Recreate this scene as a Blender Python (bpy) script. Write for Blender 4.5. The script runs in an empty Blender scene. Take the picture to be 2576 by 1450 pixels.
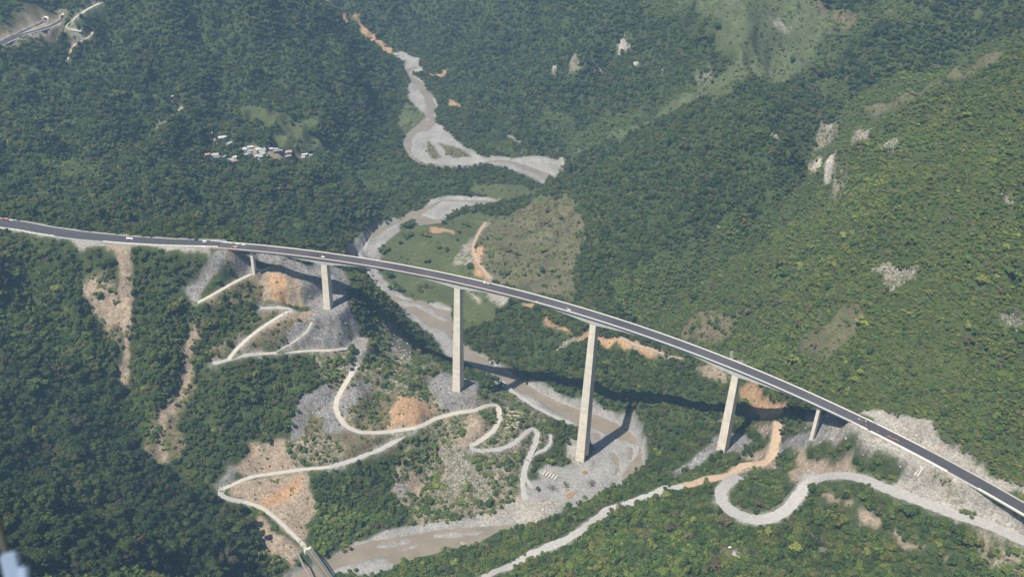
import bpy, bmesh, math, random
import numpy as np
from mathutils import Vector, Matrix

random.seed(7)
rng = np.random.default_rng(7)
SC = bpy.context.scene
COL = SC.collection

# ------------------------------------------------------------------ camera
F_PX, IW, IH = 3973.96 / 3936 * 2576, 2576.0, 1450.27      # pixel frame used for survey points
CAM = np.array([0.0, 0.0, 928.5])
PITCH, ROLL = 0.582628, 0.0382897
_fw = np.array([0, math.cos(PITCH), -math.sin(PITCH)])
_r0 = np.array([1.0, 0, 0]); _u0 = np.cross(_r0, _fw)
_c, _s = math.cos(ROLL), math.sin(ROLL)
RT = _c * _r0 + _s * _u0
UP = -_s * _r0 + _c * _u0
cam_d = bpy.data.cameras.new("camera")
cam_d.sensor_width = 36.0
cam_d.lens = 36.0 * F_PX / IW
cam_d.clip_start = 0.3
cam_d.clip_end = 30000
cam = bpy.data.objects.new("camera", cam_d)
COL.objects.link(cam)
cam.matrix_world = Matrix(((RT[0], UP[0], -_fw[0], CAM[0]), (RT[1], UP[1], -_fw[1], CAM[1]),
                           (RT[2], UP[2], -_fw[2], CAM[2]), (0, 0, 0, 1)))
SC.camera = cam

# ------------------------------------------------------------------ world, sun, exposure
SUN_EL, SUN_AZ = math.radians(59.5), math.radians(47)      # SUN_AZ: heading in which shadows fall
sun_dir = Vector((math.cos(SUN_EL) * math.cos(SUN_AZ), math.cos(SUN_EL) * math.sin(SUN_AZ), -math.sin(SUN_EL)))
wd = bpy.data.worlds.new("World"); SC.world = wd; wd.use_nodes = True
nt = wd.node_tree; nt.nodes.clear()
sky = nt.nodes.new("ShaderNodeTexSky"); sky.sky_type = 'NISHITA'; sky.sun_disc = False
sky.sun_elevation = SUN_EL
sky.sun_rotation = math.atan2(-sun_dir.x, -sun_dir.y)
sky.altitude = 600; sky.air_density = 1.0; sky.dust_density = 1.0
bg = nt.nodes.new("ShaderNodeBackground"); bg.inputs[1].default_value = 0.062
wo = nt.nodes.new("ShaderNodeOutputWorld")
nt.links.new(sky.outputs[0], bg.inputs[0]); nt.links.new(bg.outputs[0], wo.inputs[0])
ld = bpy.data.lights.new("sun", 'SUN'); ld.energy = 5.0; ld.angle = math.radians(0.53); ld.color = (1.0, 0.94, 0.84)
sun = bpy.data.objects.new("sun", ld); COL.objects.link(sun)
sun.rotation_euler = sun_dir.to_track_quat('-Z', 'Y').to_euler()
sun.location = (0, 0, 1500)
vs = SC.view_settings; vs.view_transform = 'Standard'; vs.look = 'None'; vs.exposure = 0.58; vs.gamma = 1.0
SC.cycles.max_bounces = 5; SC.cycles.diffuse_bounces = 2; SC.cycles.glossy_bounces = 2
SC.cycles.volume_bounces = 0; SC.cycles.transparent_max_bounces = 6
SC.render.film_transparent = False

# ------------------------------------------------------------------ survey helpers
def ray(u, v):
    u = np.asarray(u, float); v = np.asarray(v, float)
    d = ((u - IW / 2) / F_PX)[..., None] * RT - ((v - IH / 2) / F_PX)[..., None] * UP + _fw
    return d / np.linalg.norm(d, axis=-1, keepdims=True)
def at(u, v, z):
    d = ray(u, v); t = (z - CAM[2]) / d[..., 2]
    return CAM + d * np.asarray(t)[..., None]
def project(P):
    q = np.asarray(P, float) - CAM
    w = q @ _fw
    return IW / 2 + F_PX * (q @ RT) / w, IH / 2 - F_PX * (q @ UP) / w, w
# deck centre line: an arc
DK = dict(x0=17.6955, y0=1047.08, z0=228.27, h=-0.385144, k=-0.000763091, sl=0.001784)
def deck(s, off=0.0, dz=0.0):
    s = np.asarray(s, float); t = s - 425; h, k = DK['h'], DK['k']
    hd = h + k * t
    x = DK['x0'] + (np.sin(hd) - math.sin(h)) / k; y = DK['y0'] - (np.cos(hd) - math.cos(h)) / k
    z = DK['z0'] + DK['sl'] * t
    return np.stack([x + np.sin(hd) * off, y - np.cos(hd) * off, z + dz], -1), hd   # off > 0: towards the camera side

# ------------------------------------------------------------------ terrain survey points: (u, v, z)
RIV = [(770,1452,-6),(830,1415,-5.5),(950,1372,-5),(1200,1332,-4),(1330,1322,-3.5),(1450,1290,-3),(1540,1245,-2.5),(1590,1190,-2),
       (1612,1150,-1.5),(1570,1085,-1),(1500,1050,-.5),(1420,1022,0),(1300,972,0.5),(1200,925,1),(1130,870,2),(1040,795,3.5),(975,735,4.5),
       (940,690,5),(925,640,6),(950,595,7),(1020,553,8),(1130,522,9),(1240,508,10),(1300,495,11),(1350,465,12),(1395,438,13),(1300,415,14),
       (1200,405,15.5),(1130,420,16),(1060,392,17),(1035,365,18),(1070,310,21),(1085,270,22),(1060,215,25),(1040,175,27),(1020,150,29),(985,138,31)]
P = [
 # river floor edges
 (985,1450,-3),(900,1440,-4),(700,1452,-2),(880,1385,-4),(1040,1345,-2),(1200,1312,-1),(1330,1290,1),(1420,1250,3),
 (1500,1215,1),(1600,1100,1),(1620,1150,4),(1560,1130,1),(1500,1150,1.5),(1440,1190,2),(1390,1215,3),(1330,1250,3.5),(1480,1100,2),
 (1390,1040,3),(1300,1000,4),(1200,955,4),(1120,890,4),(1050,830,5),(1000,770,6),(930,700,6),(915,640,7),(950,580,8),(1000,530,9),
 (1060,505,10),(1180,503,11),(1250,505,12),(1100,560,9),(1010,600,9),(985,640,8),(980,690,7),(1040,745,6),(1110,765,6),
 (1140,860,5),(1250,930,4),(1330,950,5),(1420,1000,4),(1500,1030,4),(1575,1060,6),(1590,1110,5),
 (1040,400,18),(1020,350,20),(1060,300,22),(1130,300,23),(1180,370,20),(1230,410,17),(1130,400,18),(1320,430,15),(1380,458,14),
 (1420,405,18),(1300,400,18),(1030,250,24),(1100,260,25),(1035,195,28),(1055,150,32),(1000,138,34),(1080,190,32),
 # highway shelf
 (0,562,226),(160,588,226),(320,606,226),(450,612,226),(527,625,224),(-150,555,226),(-100,580,226),
 (60,605,222),(320,628,217),(430,634,217),(200,600,222),(527,655,205),(480,650,208),(540,640,212),
 # left hillside below the highway, spurs and gullies
 (60,900,132),(-100,900,150),(100,750,176),(60,1050,112),(150,1000,104),(200,800,166),(250,700,192),
 (320,720,186),(318,820,150),(308,950,110),(312,1050,85),(400,1155,54),(480,1200,46),(550,1235,32),(230,900,140),
 (400,720,190),(440,800,166),(380,900,138),(370,1000,106),(370,1080,84),(490,850,138),(440,990,96),(405,1130,60),
 (600,850,140),(640,830,142),(570,960,112),(520,1030,90),(480,1110,68),(560,1150,54),(590,1050,80),(650,1100,66),(620,1160,42),
 (700,1000,88),(760,930,106),(740,1080,62),
 (0,1200,178),(100,1200,142),(200,1300,150),(300,1200,98),(0,1450,262),(200,1445,208),(350,1400,142),(450,1440,106),(600,1430,26),(660,1440,10),
 (500,1330,66),(650,1370,20),(690,1400,8),(-200,1200,170),(-300,900,185),(-200,1450,270),(600,1300,22),(560,1265,26),
 # cuts under the left end of the bridge
 (570,700,198),(480,740,172),(500,765,171),(590,715,182),(640,690,189),(680,672,193),(560,668,208),(636,678,192),
 (700,680,190),(760,700,186),(770,770,151),(700,730,176),(722,766,152),(820,778,149),(750,728,178),(757,700,188),(777,724,158),(787,742,151),(792,704,164),(735,745,168),(870,790,146),(860,700,160),(900,700,150),(760,780,149),
 (660,778,150),(740,775,149),(600,790,152),(590,740,174),(650,745,172),(560,800,152),(850,760,152),(790,690,180),(880,740,152),
 (880,830,120),(800,850,122),(850,870,110),(700,840,138),(650,870,128),(760,810,142),
 (920,740,140),(960,780,110),(1000,830,70),(950,830,92),(1000,880,62),(1060,900,30),(1090,870,10),(930,660,20),(900,650,30),(870,640,60),
 (700,605,150),(800,620,110),
 # access roads on the left bank
 (590,900,125),(570,910,126),(700,893,121),(830,884,115),(900,850,106),(920,870,103),(880,930,96),(845,1020,81),(870,1070,73),(930,1092,67),
 (1040,1078,56),(1120,1045,50),(1240,1015,46),(1255,1050,42),(1190,1120,32),(1290,1112,26),(1340,1070,22),(1345,1120,16),(1320,1180,10),(1320,1250,4),
 (940,1130,48),(830,1175,40),(700,1190,33),(640,1197,30),(580,1222,27),(545,1242,25),(610,1262,22),(680,1300,19),(770,1375,14),
 (1000,1000,70),(1000,950,76),(930,1010,74),(1050,1000,64),(1100,1030,54),(1100,960,57),(1150,980,55),(1200,985,52),(1080,920,60),(1010,870,70),
 (820,950,98),(780,1040,76),(860,1120,52),(960,1050,68),
 (1240,965,20),(1300,1030,22),(1270,1000,32),(1350,1030,12),(1420,1110,12),(1410,1060,8),(1430,1140,7),(1462,1168,2.5),
 (1000,1180,20),(950,1250,8),(900,1330,0),(1100,1150,26),(1080,1250,10),(1150,1200,18),(1200,1250,9),(1250,1200,12),(1060,1100,50),(1120,1090,40),
 (820,1230,22),(820,1330,6),(780,1340,10),(740,1230,28),(700,1260,24),(760,1300,16),(1150,1290,2),
 # near right bank: crest hides the river
 (950,1448,6),(1060,1415,10),(1130,1392,18),(1200,1372,24),(1370,1318,34),(1500,1255,46),(1600,1205,56),(1640,1170,66),(1700,1120,76),(1650,1080,40),
 (1100,1450,30),(1240,1450,62),(1300,1400,72),(1430,1352,80),(1480,1325,84),(1560,1280,90),(1640,1238,96),(1720,1215,102),(1820,1182,108),(1900,1155,112),
 (1400,1450,92),(1600,1400,118),(1700,1320,122),(1740,1240,112),(1800,1400,138),(1910,1390,150),(1600,1460,124),
 (1820,1215,118),(1810,1260,122),(1850,1305,128),(1940,1312,134),(2000,1240,146),(2060,1180,172),(2130,1185,190),(1900,1230,134),
 (1810,1135,108),(1850,1120,116),(1780,1130,104),(2045,1100,179),(2060,1110,180),(2000,1130,160),(1960,1110,142),
 (1930,1100,134),(1960,1052,143),(2050,1045,190),(2110,1060,203),(1900,1047,122),(1800,1035,87),(1700,1010,72),(1600,985,58),(1500,960,48),(1400,940,36),
 (1650,1050,48),(1600,1050,24),(1700,1060,64),(1750,1080,84),
 # highway right end and below it
 (2195,1075,226),(2300,1125,226),(2400,1172,226),(2500,1222,226),(2600,1275,226),(2750,1350,226),(2150,1075,214),(2240,1040,228),
 (2190,1110,218),(2260,1180,211),(2300,1200,209),(2190,1190,204),(2150,1120,207),(2110,1115,197),(2150,1160,200),(2100,1150,190),(2400,1290,204),(2300,1240,201),(2576,1350,206),(2490,1310,205),
 (2200,1270,192),(2200,1310,184),(2330,1390,182),(2100,1300,170),(2080,1240,173),(2100,1400,166),(2300,1440,176),(2576,1450,190),(2450,1400,188),(2000,1450,156),
 (2700,1450,196),
 # slope above the highway, right mountain face
 (2300,1050,246),(2400,1120,245),(2450,1130,246),(2560,1200,246),(2200,1020,240),(2400,1040,262),(2100,960,226),
 (1880,920,140),(1880,1000,136),(2000,980,190),(1950,960,168),
 (1250,780,34),(1300,780,36),(1200,650,34),(1240,720,34),(1210,600,34),(1160,640,26),(1420,840,36),(1370,790,38),(1520,860,44),(1640,890,58),(1700,900,66),(1800,930,96),
 (1100,640,14),(1050,600,12),(1080,690,12),(1150,590,18),(1180,540,16),(1220,520,16),(1150,740,10),(1200,800,12),(1200,850,10),(1260,880,14),(1350,870,30),(1300,830,26),
 (1300,900,16),(1450,900,38),(1600,930,52),
 (1430,428,62),(1400,455,60),(1350,490,46),(1300,505,32),(1270,520,24),(1440,480,84),(1420,560,78),(1350,560,54),(1350,650,56),(1300,600,46),(1420,650,78),(1450,730,78),
 (1350,720,50),(1300,680,44),(1440,800,62),(1500,820,66),
 (1560,335,116),(1580,330,124),(1680,300,166),(1750,272,200),(1900,205,262),(1980,205,264),(2080,190,280),(2060,120,306),(1940,150,280),
 (1520,480,118),(1600,430,170),(1700,420,200),(1800,400,226),(1900,350,272),(1990,330,296),(1960,250,300),(1995,400,276),(1985,460,256),
 (1550,600,116),(1520,700,92),(1600,520,158),(1700,540,176),(1800,540,200),(1900,500,225),(2045,430,236),(2042,340,246),(2052,285,264),(2035,235,290),(2010,520,226),
 (1700,700,118),(1600,750,98),(1700,830,88),(1850,830,140),(1800,700,150),(1800,620,172),(1900,620,210),(1900,750,188),(2000,850,224),
 (2100,600,282),(2060,450,272),(2100,350,316),(2150,310,338),(2120,500,300),(2200,700,308),(2200,900,266),(2150,860,262),(2300,900,280),(2400,900,292),
 (2300,700,330),(2300,500,384),(2300,380,416),(2250,300,386),(2300,245,410),(2400,210,440),(2500,160,478),(2576,128,505),(2650,90,530),
 (2500,900,300),(2500,600,372),(2500,400,432),(2450,300,440),(2600,600,388),(2650,900,316),(2700,1100,276),(2700,400,470),
 # behind the right crest: valleys and the grass cone
 (2150,250,302),(2250,150,340),(2400,60,386),(2500,0,420),(2550,-50,446),(2200,100,354),(2250,0,396),
 (1850,140,288),(1800,80,308),(1780,10,330),(1780,-40,352),(1900,60,326),(1890,0,356),(1890,-60,386),(2050,60,330),(2040,0,357),(2040,-60,385),(1990,100,300),
 # slopes right of the upper river
 (1350,250,100),(1450,150,162),(1500,30,228),(1520,-50,268),(1250,300,50),(1450,300,100),(1300,150,112),(1550,100,196),(1550,220,150),(1650,200,190),(1700,120,234),(1600,160,178),(1600,260,140),
 (1500,380,60),(1450,380,44),(1740,240,204),(1800,160,262),(1650,60,246),(1600,0,262),
 (1150,150,66),(1200,100,100),(1300,0,168),(1130,230,34),(1180,300,34),(1250,370,28),(1400,0,210),(1160,50,112),(1100,100,70),(1100,40,112),
 (1060,0,118),(1080,80,82),(1040,60,66),(1000,60,74),(940,40,92),(900,10,120),(980,110,48),(980,-30,136),(1200,-40,190),
 # hidden valley floor behind the left mountain
 (909,72,62),(859,38,84),(955,113,46),(820,0,104),
 # left plateau and mountain
 (650,390,120),(750,385,118),(560,390,122),(690,300,140),(800,330,112),(850,370,92),(700,270,150),(600,270,154),(900,400,62),(960,400,34),(950,340,40),(980,300,36),(1000,250,38),
 (900,300,84),(850,230,134),(950,230,76),(1010,200,42),(1028,180,34),(1000,158,46),(969,133,72),(935,107,104),(892,83,142),(859,68,158),(827,50,176),(794,30,198),(734,8,238),(680,-15,272),(640,-22,282),(550,-40,292),(450,-50,300),(350,-60,310),
 (700,120,206),(720,60,228),(800,100,186),(900,140,114),(950,180,74),(600,100,214),(620,20,256),(500,100,212),(500,0,268),(550,200,172),(750,180,178),
 (450,300,168),(300,300,176),(100,300,182),(-100,300,190),(200,200,196),(400,200,192),(430,245,180),(100,160,206),(0,180,204),
 (0,112,227),(60,80,227),(120,50,228),(165,36,228),(30,95,227),(-60,135,227),(60,100,220),(140,80,222),(230,90,210),(300,60,226),(240,10,262),(350,10,262),(120,10,262),(60,30,246),(0,40,246),(200,-20,290),(0,-20,282),
 (175,40,231),(60,60,238),
 (100,500,164),(300,500,150),(500,500,132),(650,500,104),(300,400,164),(100,400,174),(500,430,128),(0,520,176),(200,555,180),(400,580,160),(600,580,98),
 (800,500,80),(900,470,60),(1000,440,34),(1100,440,26),(1200,450,24),(1150,480,20),(1280,470,22),(1340,480,24),(900,540,48),(960,530,26),(840,590,50),(890,620,26),(760,580,78),(1050,470,26),(850,430,82),(1000,480,26),(940,580,14),
]
P += RIV
# ------------------------------------------------------------------ height field
PW = [tuple(at(u, v, z)) for u, v, z in P]
PW += [(-1800, 1200, 260), (-1800, 2200, 300), (-1500, 3000, 380), (-900, 2700, 330), (-400, 3000, 210), (0, 3000, 300), (500, 2600, 420), (900, 2200, 520),
       (1100, 1600, 560), (1300, 1000, 560), (1300, 500, 420), (700, 400, 200), (0, 300, 90), (-600, 300, 230), (-1300, 600, 300), (-700, 2300, 380), (-520, 2450, 150),
       (1500, 2800, 620), (-600, 3600, 260), (0, 4200, 420), (1500, 4200, 700), (-1800, 4200, 520), (-3000, 2500, 420), (-3000, 800, 320), (3000, 800, 560), (3000, 3000, 700),
       (0, 6000, 520), (-3000, 6000, 600), (3000, 6000, 760), (0, -600, 200), (-3000, -600, 300), (3000, -600, 420)]
PW = np.array(PW, float)
def _phi(r2):
    return np.sqrt(r2 + 18.0 ** 2) ** 1.0
def rbf_fit(XY, Z, lam):
    n = len(XY); S = 1000.0
    D2 = ((XY[:, None] - XY[None]) ** 2).sum(-1)
    K = -_phi(D2) / S + lam * np.eye(n)
    Q = np.c_[np.ones(n), XY / S]
    A = np.zeros((n + 3, n + 3)); A[:n, :n] = K; A[:n, n:] = Q; A[n:, :n] = Q.T
    return np.linalg.solve(A, np.r_[Z, 0, 0, 0])
_W = rbf_fit(PW[:, :2], PW[:, 2], 0.006)
def rbf_eval(X, Y):
    out = np.empty(X.size); x = X.ravel(); y = Y.ravel()
    for i in range(0, x.size, 20000):
        a, b = x[i:i + 20000], y[i:i + 20000]
        K = -_phi((a[:, None] - PW[:, 0]) ** 2 + (b[:, None] - PW[:, 1]) ** 2) / 1000.0
        out[i:i + 20000] = K @ _W[:-3] + _W[-3] + _W[-2] * a / 1000 + _W[-1] * b / 1000
    return out.reshape(X.shape)
def spaced(a, b, h):
    return np.linspace(a, b, int(round((b - a) / h)) + 1)
GX = np.unique(np.r_[-3000:-1200:60, spaced(-1200, -900, 12), spaced(-900, 900, 3.0), spaced(900, 1200, 12), 1200:3001:60].round(3))
GY = np.unique(np.r_[-600:420:40, spaced(420, 600, 6), spaced(600, 1700, 2.5), spaced(1700, 2900, 5), spaced(2900, 3400, 25), 3400:6001:100].round(3))
def bilin(G, ax, ay, X, Y):
    X = np.clip(X, ax[0], ax[-1] - 1e-6); Y = np.clip(Y, ay[0], ay[-1] - 1e-6)
    i = np.searchsorted(ax, X, 'right') - 1; j = np.searchsorted(ay, Y, 'right') - 1
    fx = (X - ax[i]) / (ax[i + 1] - ax[i]); fy = (Y - ay[j]) / (ay[j + 1] - ay[j])
    return (G[j, i] * (1 - fx) * (1 - fy) + G[j, i + 1] * fx * (1 - fy) + G[j + 1, i] * (1 - fx) * fy + G[j + 1, i + 1] * fx * fy)
_cx = np.unique(np.r_[-3000:-1200:60, spaced(-1200, 1200, 10), 1200:3001:60]); _cy = np.unique(np.r_[-600:420:40, spaced(420, 3000, 10), 3000:6001:60])
_cg = rbf_eval(*np.meshgrid(_cx, _cy))
def vnoise(X, Y, s, seed):
    r = np.random.default_rng(seed); T = r.random((256, 256))
    x = X / s + 1000.37; y = Y / s + 1000.71
    i = np.floor(x).astype(int); j = np.floor(y).astype(int); fx = x - i; fy = y - j
    fx = fx * fx * (3 - 2 * fx); fy = fy * fy * (3 - 2 * fy)
    i &= 255; j &= 255; i1 = (i + 1) & 255; j1 = (j + 1) & 255
    return (T[j, i] * (1 - fx) + T[j, i1] * fx) * (1 - fy) + (T[j1, i] * (1 - fx) + T[j1, i1] * fx) * fy
def fbm(X, Y, s, seed, o=4, g=0.5):
    a, t, n = 1.0, 0.0, 0.0
    for k in range(o):
        t = t + a * vnoise(X, Y, s / 2 ** k, seed + k); n += a; a *= g
    return t / n
MX, MY = np.meshgrid(GX, GY)
HZ = bilin(_cg, _cx, _cy, MX, MY)
def vx(c, r, pts):                       # survey sheet (c, r) of a 3 x 3 set -> pixel frame
    return [(858.67 * c + .33358 * x, 483.4 * r + .33358 * y) for x, y in pts]
_RIV = np.array(RIV, float)
_rw = at(_RIV[:, 0], _RIV[:, 1], _RIV[:, 2])
def riv_z_px(u, v):
    d = (np.asarray(u)[..., None] - _RIV[:, 0]) ** 2 + (np.asarray(v)[..., None] - _RIV[:, 1]) ** 2
    w = 1 / (d + 200.0) ** 2
    return (w * _RIV[:, 2]).sum(-1) / w.sum(-1)
def riv_near(X, Y):                      # water level and distance from the river's centre line
    best = np.full(X.shape, 1e9); Z = np.zeros(X.shape)
    for a, b in zip(_rw[:-1], _rw[1:]):
        ab = b[:2] - a[:2]; t = np.clip(((X - a[0]) * ab[0] + (Y - a[1]) * ab[1]) / (ab @ ab), 0, 1)
        d = np.hypot(X - a[0] - t * ab[0], Y - a[1] - t * ab[1]); m = d < best
        best = np.where(m, d, best); Z = np.where(m, a[2] + t * (b[2] - a[2]), Z)
    return Z, best
_cX, _cY = np.meshgrid(_cx, _cy)
_z, _d = riv_near(_cX, _cY)
RZ = bilin(_z, _cx, _cy, MX, MY); RD = bilin(_d, _cx, _cy, MX, MY)
# relief between the survey points
amp = np.clip((HZ - RZ - 5) / 30, 0, 1)
_, _hd = deck(np.linspace(-340, 1080, 72)); _dp = deck(np.linspace(-340, 1080, 72))[0]
WEST = at(*np.array([(-120, 545, 228), (0, 561, 228), (50, 567, 228), (110, 579, 228), (200, 592, 228), (320, 603, 228), (420, 609, 228), (520, 612, 228), (552, 613, 227.9)], float).T)
def smooth(pl, n):
    pl = np.asarray(pl, float); s = np.r_[0, np.cumsum(np.linalg.norm(np.diff(pl[:, :2], axis=0), axis=1))]
    q = np.linspace(0, s[-1], max(3, int(s[-1] / n)))
    out = np.stack([np.interp(q, s, pl[:, k]) for k in range(pl.shape[1])], -1)
    for _ in range(3):
        o2 = out.copy(); o2[1:-1] = (out[:-2] + 2 * out[1:-1] + out[2:]) / 4; out = o2
    return out
def near_line(pl, X, Y, R):
    """distance, z and side from a 3-D polyline, on the grid points within R of it"""
    D = np.full(X.shape, 1e9); Z = np.zeros(X.shape)
    for a, b in zip(pl[:-1], pl[1:]):
        x0, x1 = min(a[0], b[0]) - R, max(a[0], b[0]) + R; y0, y1 = min(a[1], b[1]) - R, max(a[1], b[1]) + R
        i0, i1 = np.searchsorted(GX, [x0, x1]); j0, j1 = np.searchsorted(GY, [y0, y1])
        if i1 <= i0 or j1 <= j0: continue
        x = X[j0:j1, i0:i1]; y = Y[j0:j1, i0:i1]
        ab = b[:2] - a[:2]; t = np.clip(((x - a[0]) * ab[0] + (y - a[1]) * ab[1]) / max(ab @ ab, 1e-9), 0, 1)
        d = np.hypot(x - a[0] - t * ab[0], y - a[1] - t * ab[1]); dd = D[j0:j1, i0:i1]; m = d < dd
        D[j0:j1, i0:i1] = np.where(m, d, dd); Z[j0:j1, i0:i1] = np.where(m, a[2] + t * (b[2] - a[2]), Z[j0:j1, i0:i1])
    return D, Z
def sst(x, a, b):
    t = np.clip((x - a) / (b - a), 0, 1); return t * t * (3 - 2 * t)
hw_e = smooth(deck(np.linspace(842, 1500, 60))[0], 8)
hw_w = smooth(WEST, 8)
dH = np.minimum(near_line(hw_e, MX, MY, 60)[0], near_line(hw_w, MX, MY, 60)[0])
amp = amp * sst(dH, 14, 60)
wx = MX + 30 * (vnoise(MX, MY, 90, 51) - .5); wy = MY + 30 * (vnoise(MX, MY, 90, 52) - .5)
rid = 1 - np.abs(2 * fbm(wx, wy, 150, 11, 4, .55) - 1)
rid2 = 1 - np.abs(2 * fbm(wx, wy, 52, 31, 3, .5) - 1)
far = 1 + .5 * sst(MY, 1700, 2500)
# bigger folds away from the surveyed works
works = np.array([at(u, v, z)[:2] for u, v, z in ((800,780,149),(900,1000,80),(1150,980,55),(1300,1100,20),(1460,1168,2),(1820,1135,108),(2045,1100,179),(1950,1280,140),(600,1200,30),(1350,650,55),(1600,1260,95),(700,900,121))])
dw = np.min([np.hypot(MX - a, MY - b) for a, b in works], 0)
calm = sst(dw, 60, 260)
big = 1 - np.abs(2 * fbm(MX + 60 * (vnoise(MX, MY, 200, 61) - .5), MY + 60 * (vnoise(MX, MY, 200, 62) - .5), 380, 63, 3, .45) - 1)
HZ = HZ + amp * sst(dw, 150, 420) * sst(dH, 60, 260) * (70 * (big - .80))
HZ = HZ + amp * far * (1 + 1.7 * calm) * (24 * (rid - .84) + 13 * (rid2 - .84) + 3.0 * (fbm(MX, MY, 16, 41, 2) - .5))

def hit(u, v):
    u = np.asarray(u, float); v = np.asarray(v, float); d = ray(u, v); n = len(u)
    tt = np.arange(450, 4200, 4.0); out = np.empty((n, 3))
    for k in range(n):
        Q = CAM + d[k] * tt[:, None]; g = Q[:, 2] - bilin(HZ, GX, GY, Q[:, 0], Q[:, 1])
        j = np.argmax(g < 0)
        if g[j] >= 0: j = len(tt) - 1
        f = g[j - 1] / (g[j - 1] - g[j]) if j > 0 else 0
        out[k] = CAM + d[k] * (tt[j - 1] + 4 * f)
    return out
# ravines cut by side streams: pixel line, depth, half width
RAVINES = [([(2052,285),(2040,340),(2038,400),(2010,470),(1950,530),(1880,580),(1790,640),(1700,700),(1630,760),(1570,800)], 46, 66),
 ([(2300,400),(2230,480),(2150,570),(2080,640),(2000,700),(1900,770)], 16, 55), ([(2470,480),(2400,640),(2330,780),(2250,900)], 15, 50), ([(2560,700),(2500,840),(2420,960)], 13, 45),
 ([(2380,330),(2360,450),(2310,560),(2260,680),(2180,800),(2090,890)], 15, 48), ([(1960,300),(1900,400),(1830,470),(1740,560)], 18, 50), ([(1760,330),(1700,430),(1640,520),(1590,600)], 17, 48), ([(1600,400),(1550,480),(1520,560)], 14, 40),
 ([(1560,90),(1500,200),(1460,290),(1420,380)], 26, 60), ([(1390,30),(1320,150),(1260,260),(1210,350)], 26, 60), ([(1740,130),(1660,230),(1590,300)], 26, 55), ([(1470,60),(1400,180),(1340,290),(1300,370)], 20, 50), ([(1200,40),(1150,120),(1110,180)], 28, 60), ([(1060,20),(1070,90),(1072,150)], 26, 55),
 ([(1980,60),(1960,120),(1930,170)], 16, 50), ([(2140,60),(2110,130),(2090,200),(2060,270)], 26, 60), ([(2330,50),(2260,120),(2190,190),(2120,250)], 24, 60), ([(2480,60),(2420,120),(2350,180)], 22, 55),
 ([(760,50),(820,160),(870,270),(905,380),(930,470)], 26, 70), ([(650,40),(690,130),(740,210),(790,290)], 22, 60), ([(500,30),(540,120),(560,200),(520,300)], 22, 65), ([(380,40),(420,140),(400,240),(330,340),(280,440)], 20, 65), ([(870,90),(920,170),(960,260)], 20, 50),
 ([(150,220),(180,320),(150,430),(180,520)], 14, 60), ([(700,440),(780,500),(850,560),(900,610)], 18, 50), ([(450,440),(520,500),(560,560)], 14, 50),
 ([(150,630),(215,740),(262,850),(300,950)], 18, 36), ([(60,660),(110,800),(170,930),(260,1050),(350,1120)], 20, 40), ([(470,680),(478,800),(462,900),(440,1000)], 10, 24), ([(700,930),(680,1010),(650,1080),(600,1160)], 14, 34), ([(600,960),(560,1060),(530,1150)], 12, 30),
 ([(0,1080),(120,1130),(260,1170),(400,1190),(520,1225)], 16, 40), ([(30,1300),(180,1270),(330,1240),(480,1235)], 16, 40), ([(200,1440),(330,1360),(450,1310),(560,1290)], 14, 36),
 ([(1088,1078),(1082,1120),(1070,1170),(1058,1230),(1062,1290)], 24, 26), ([(960,1140),(930,1200),(900,1270),(880,1320)], 12, 24), ([(1180,1140),(1190,1180),(1210,1230),(1235,1270)], 7, 16), ([(860,950),(820,1000),(790,1060),(770,1130)], 9, 20), ([(990,900),(1000,950),(985,1000)], 9, 18),
 ([(1620,1420),(1500,1440),(1400,1470)], 8, 30), ([(2250,1330),(2080,1370),(1900,1420)], 8, 30)]
for px, dep, hwid in RAVINES:
    a = np.array(px, float); pl = smooth(hit(a[:, 0], a[:, 1]), 10); pl[:, 0] += 7 * np.sin(np.arange(len(pl)) * .9); n_ = len(pl)
    t_ = np.minimum(1, np.minimum(np.arange(n_) + 1, (n_ - np.arange(n_)) * 1.5) / 5.0); pl[:, 2] = t_
    D, T = near_line(pl, MX, MY, hwid + 25); Dn = D + 10 * (vnoise(MX, MY, 24, 95) - .5)
    HZ = HZ - np.where(D < 1e8, T * dep * (1 + .6 * sst(MY, 1350, 1700)) * np.clip(1 - Dn / hwid, 0, 1) ** 1.15 * np.clip((HZ - RZ - 4) / 20, 0, 1), 0)
def zat(x, y): return bilin(HZ, GX, GY, np.asarray(x, float), np.asarray(y, float))
def pip(poly, X, Y):
    m = np.zeros(X.shape, bool); n = len(poly)
    for k in range(n):
        x1, y1 = poly[k][:2]; x2, y2 = poly[(k + 1) % n][:2]
        if y1 == y2: continue
        c = ((y1 > Y) != (y2 > Y)) & (X < (x2 - x1) * (Y - y1) / (y2 - y1) + x1); m ^= c
    return m
WARP = 9 * (fbm(MX, MY, 22, 71, 3) - .5), 9 * (fbm(MX, MY, 22, 75, 3) - .5)
def fill(mask, poly, warp=1.0):
    poly = np.asarray(poly)[:, :2]; (x0, y0), (x1, y1) = poly.min(0) - 8, poly.max(0) + 8
    i0, i1 = np.searchsorted(GX, [x0, x1]); j0, j1 = np.searchsorted(GY, [y0, y1])
    sl = (slice(j0, j1), slice(i0, i1))
    mask[sl] |= pip(poly, MX[sl] + warp * WARP[0][sl], MY[sl] + warp * WARP[1][sl])

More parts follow.
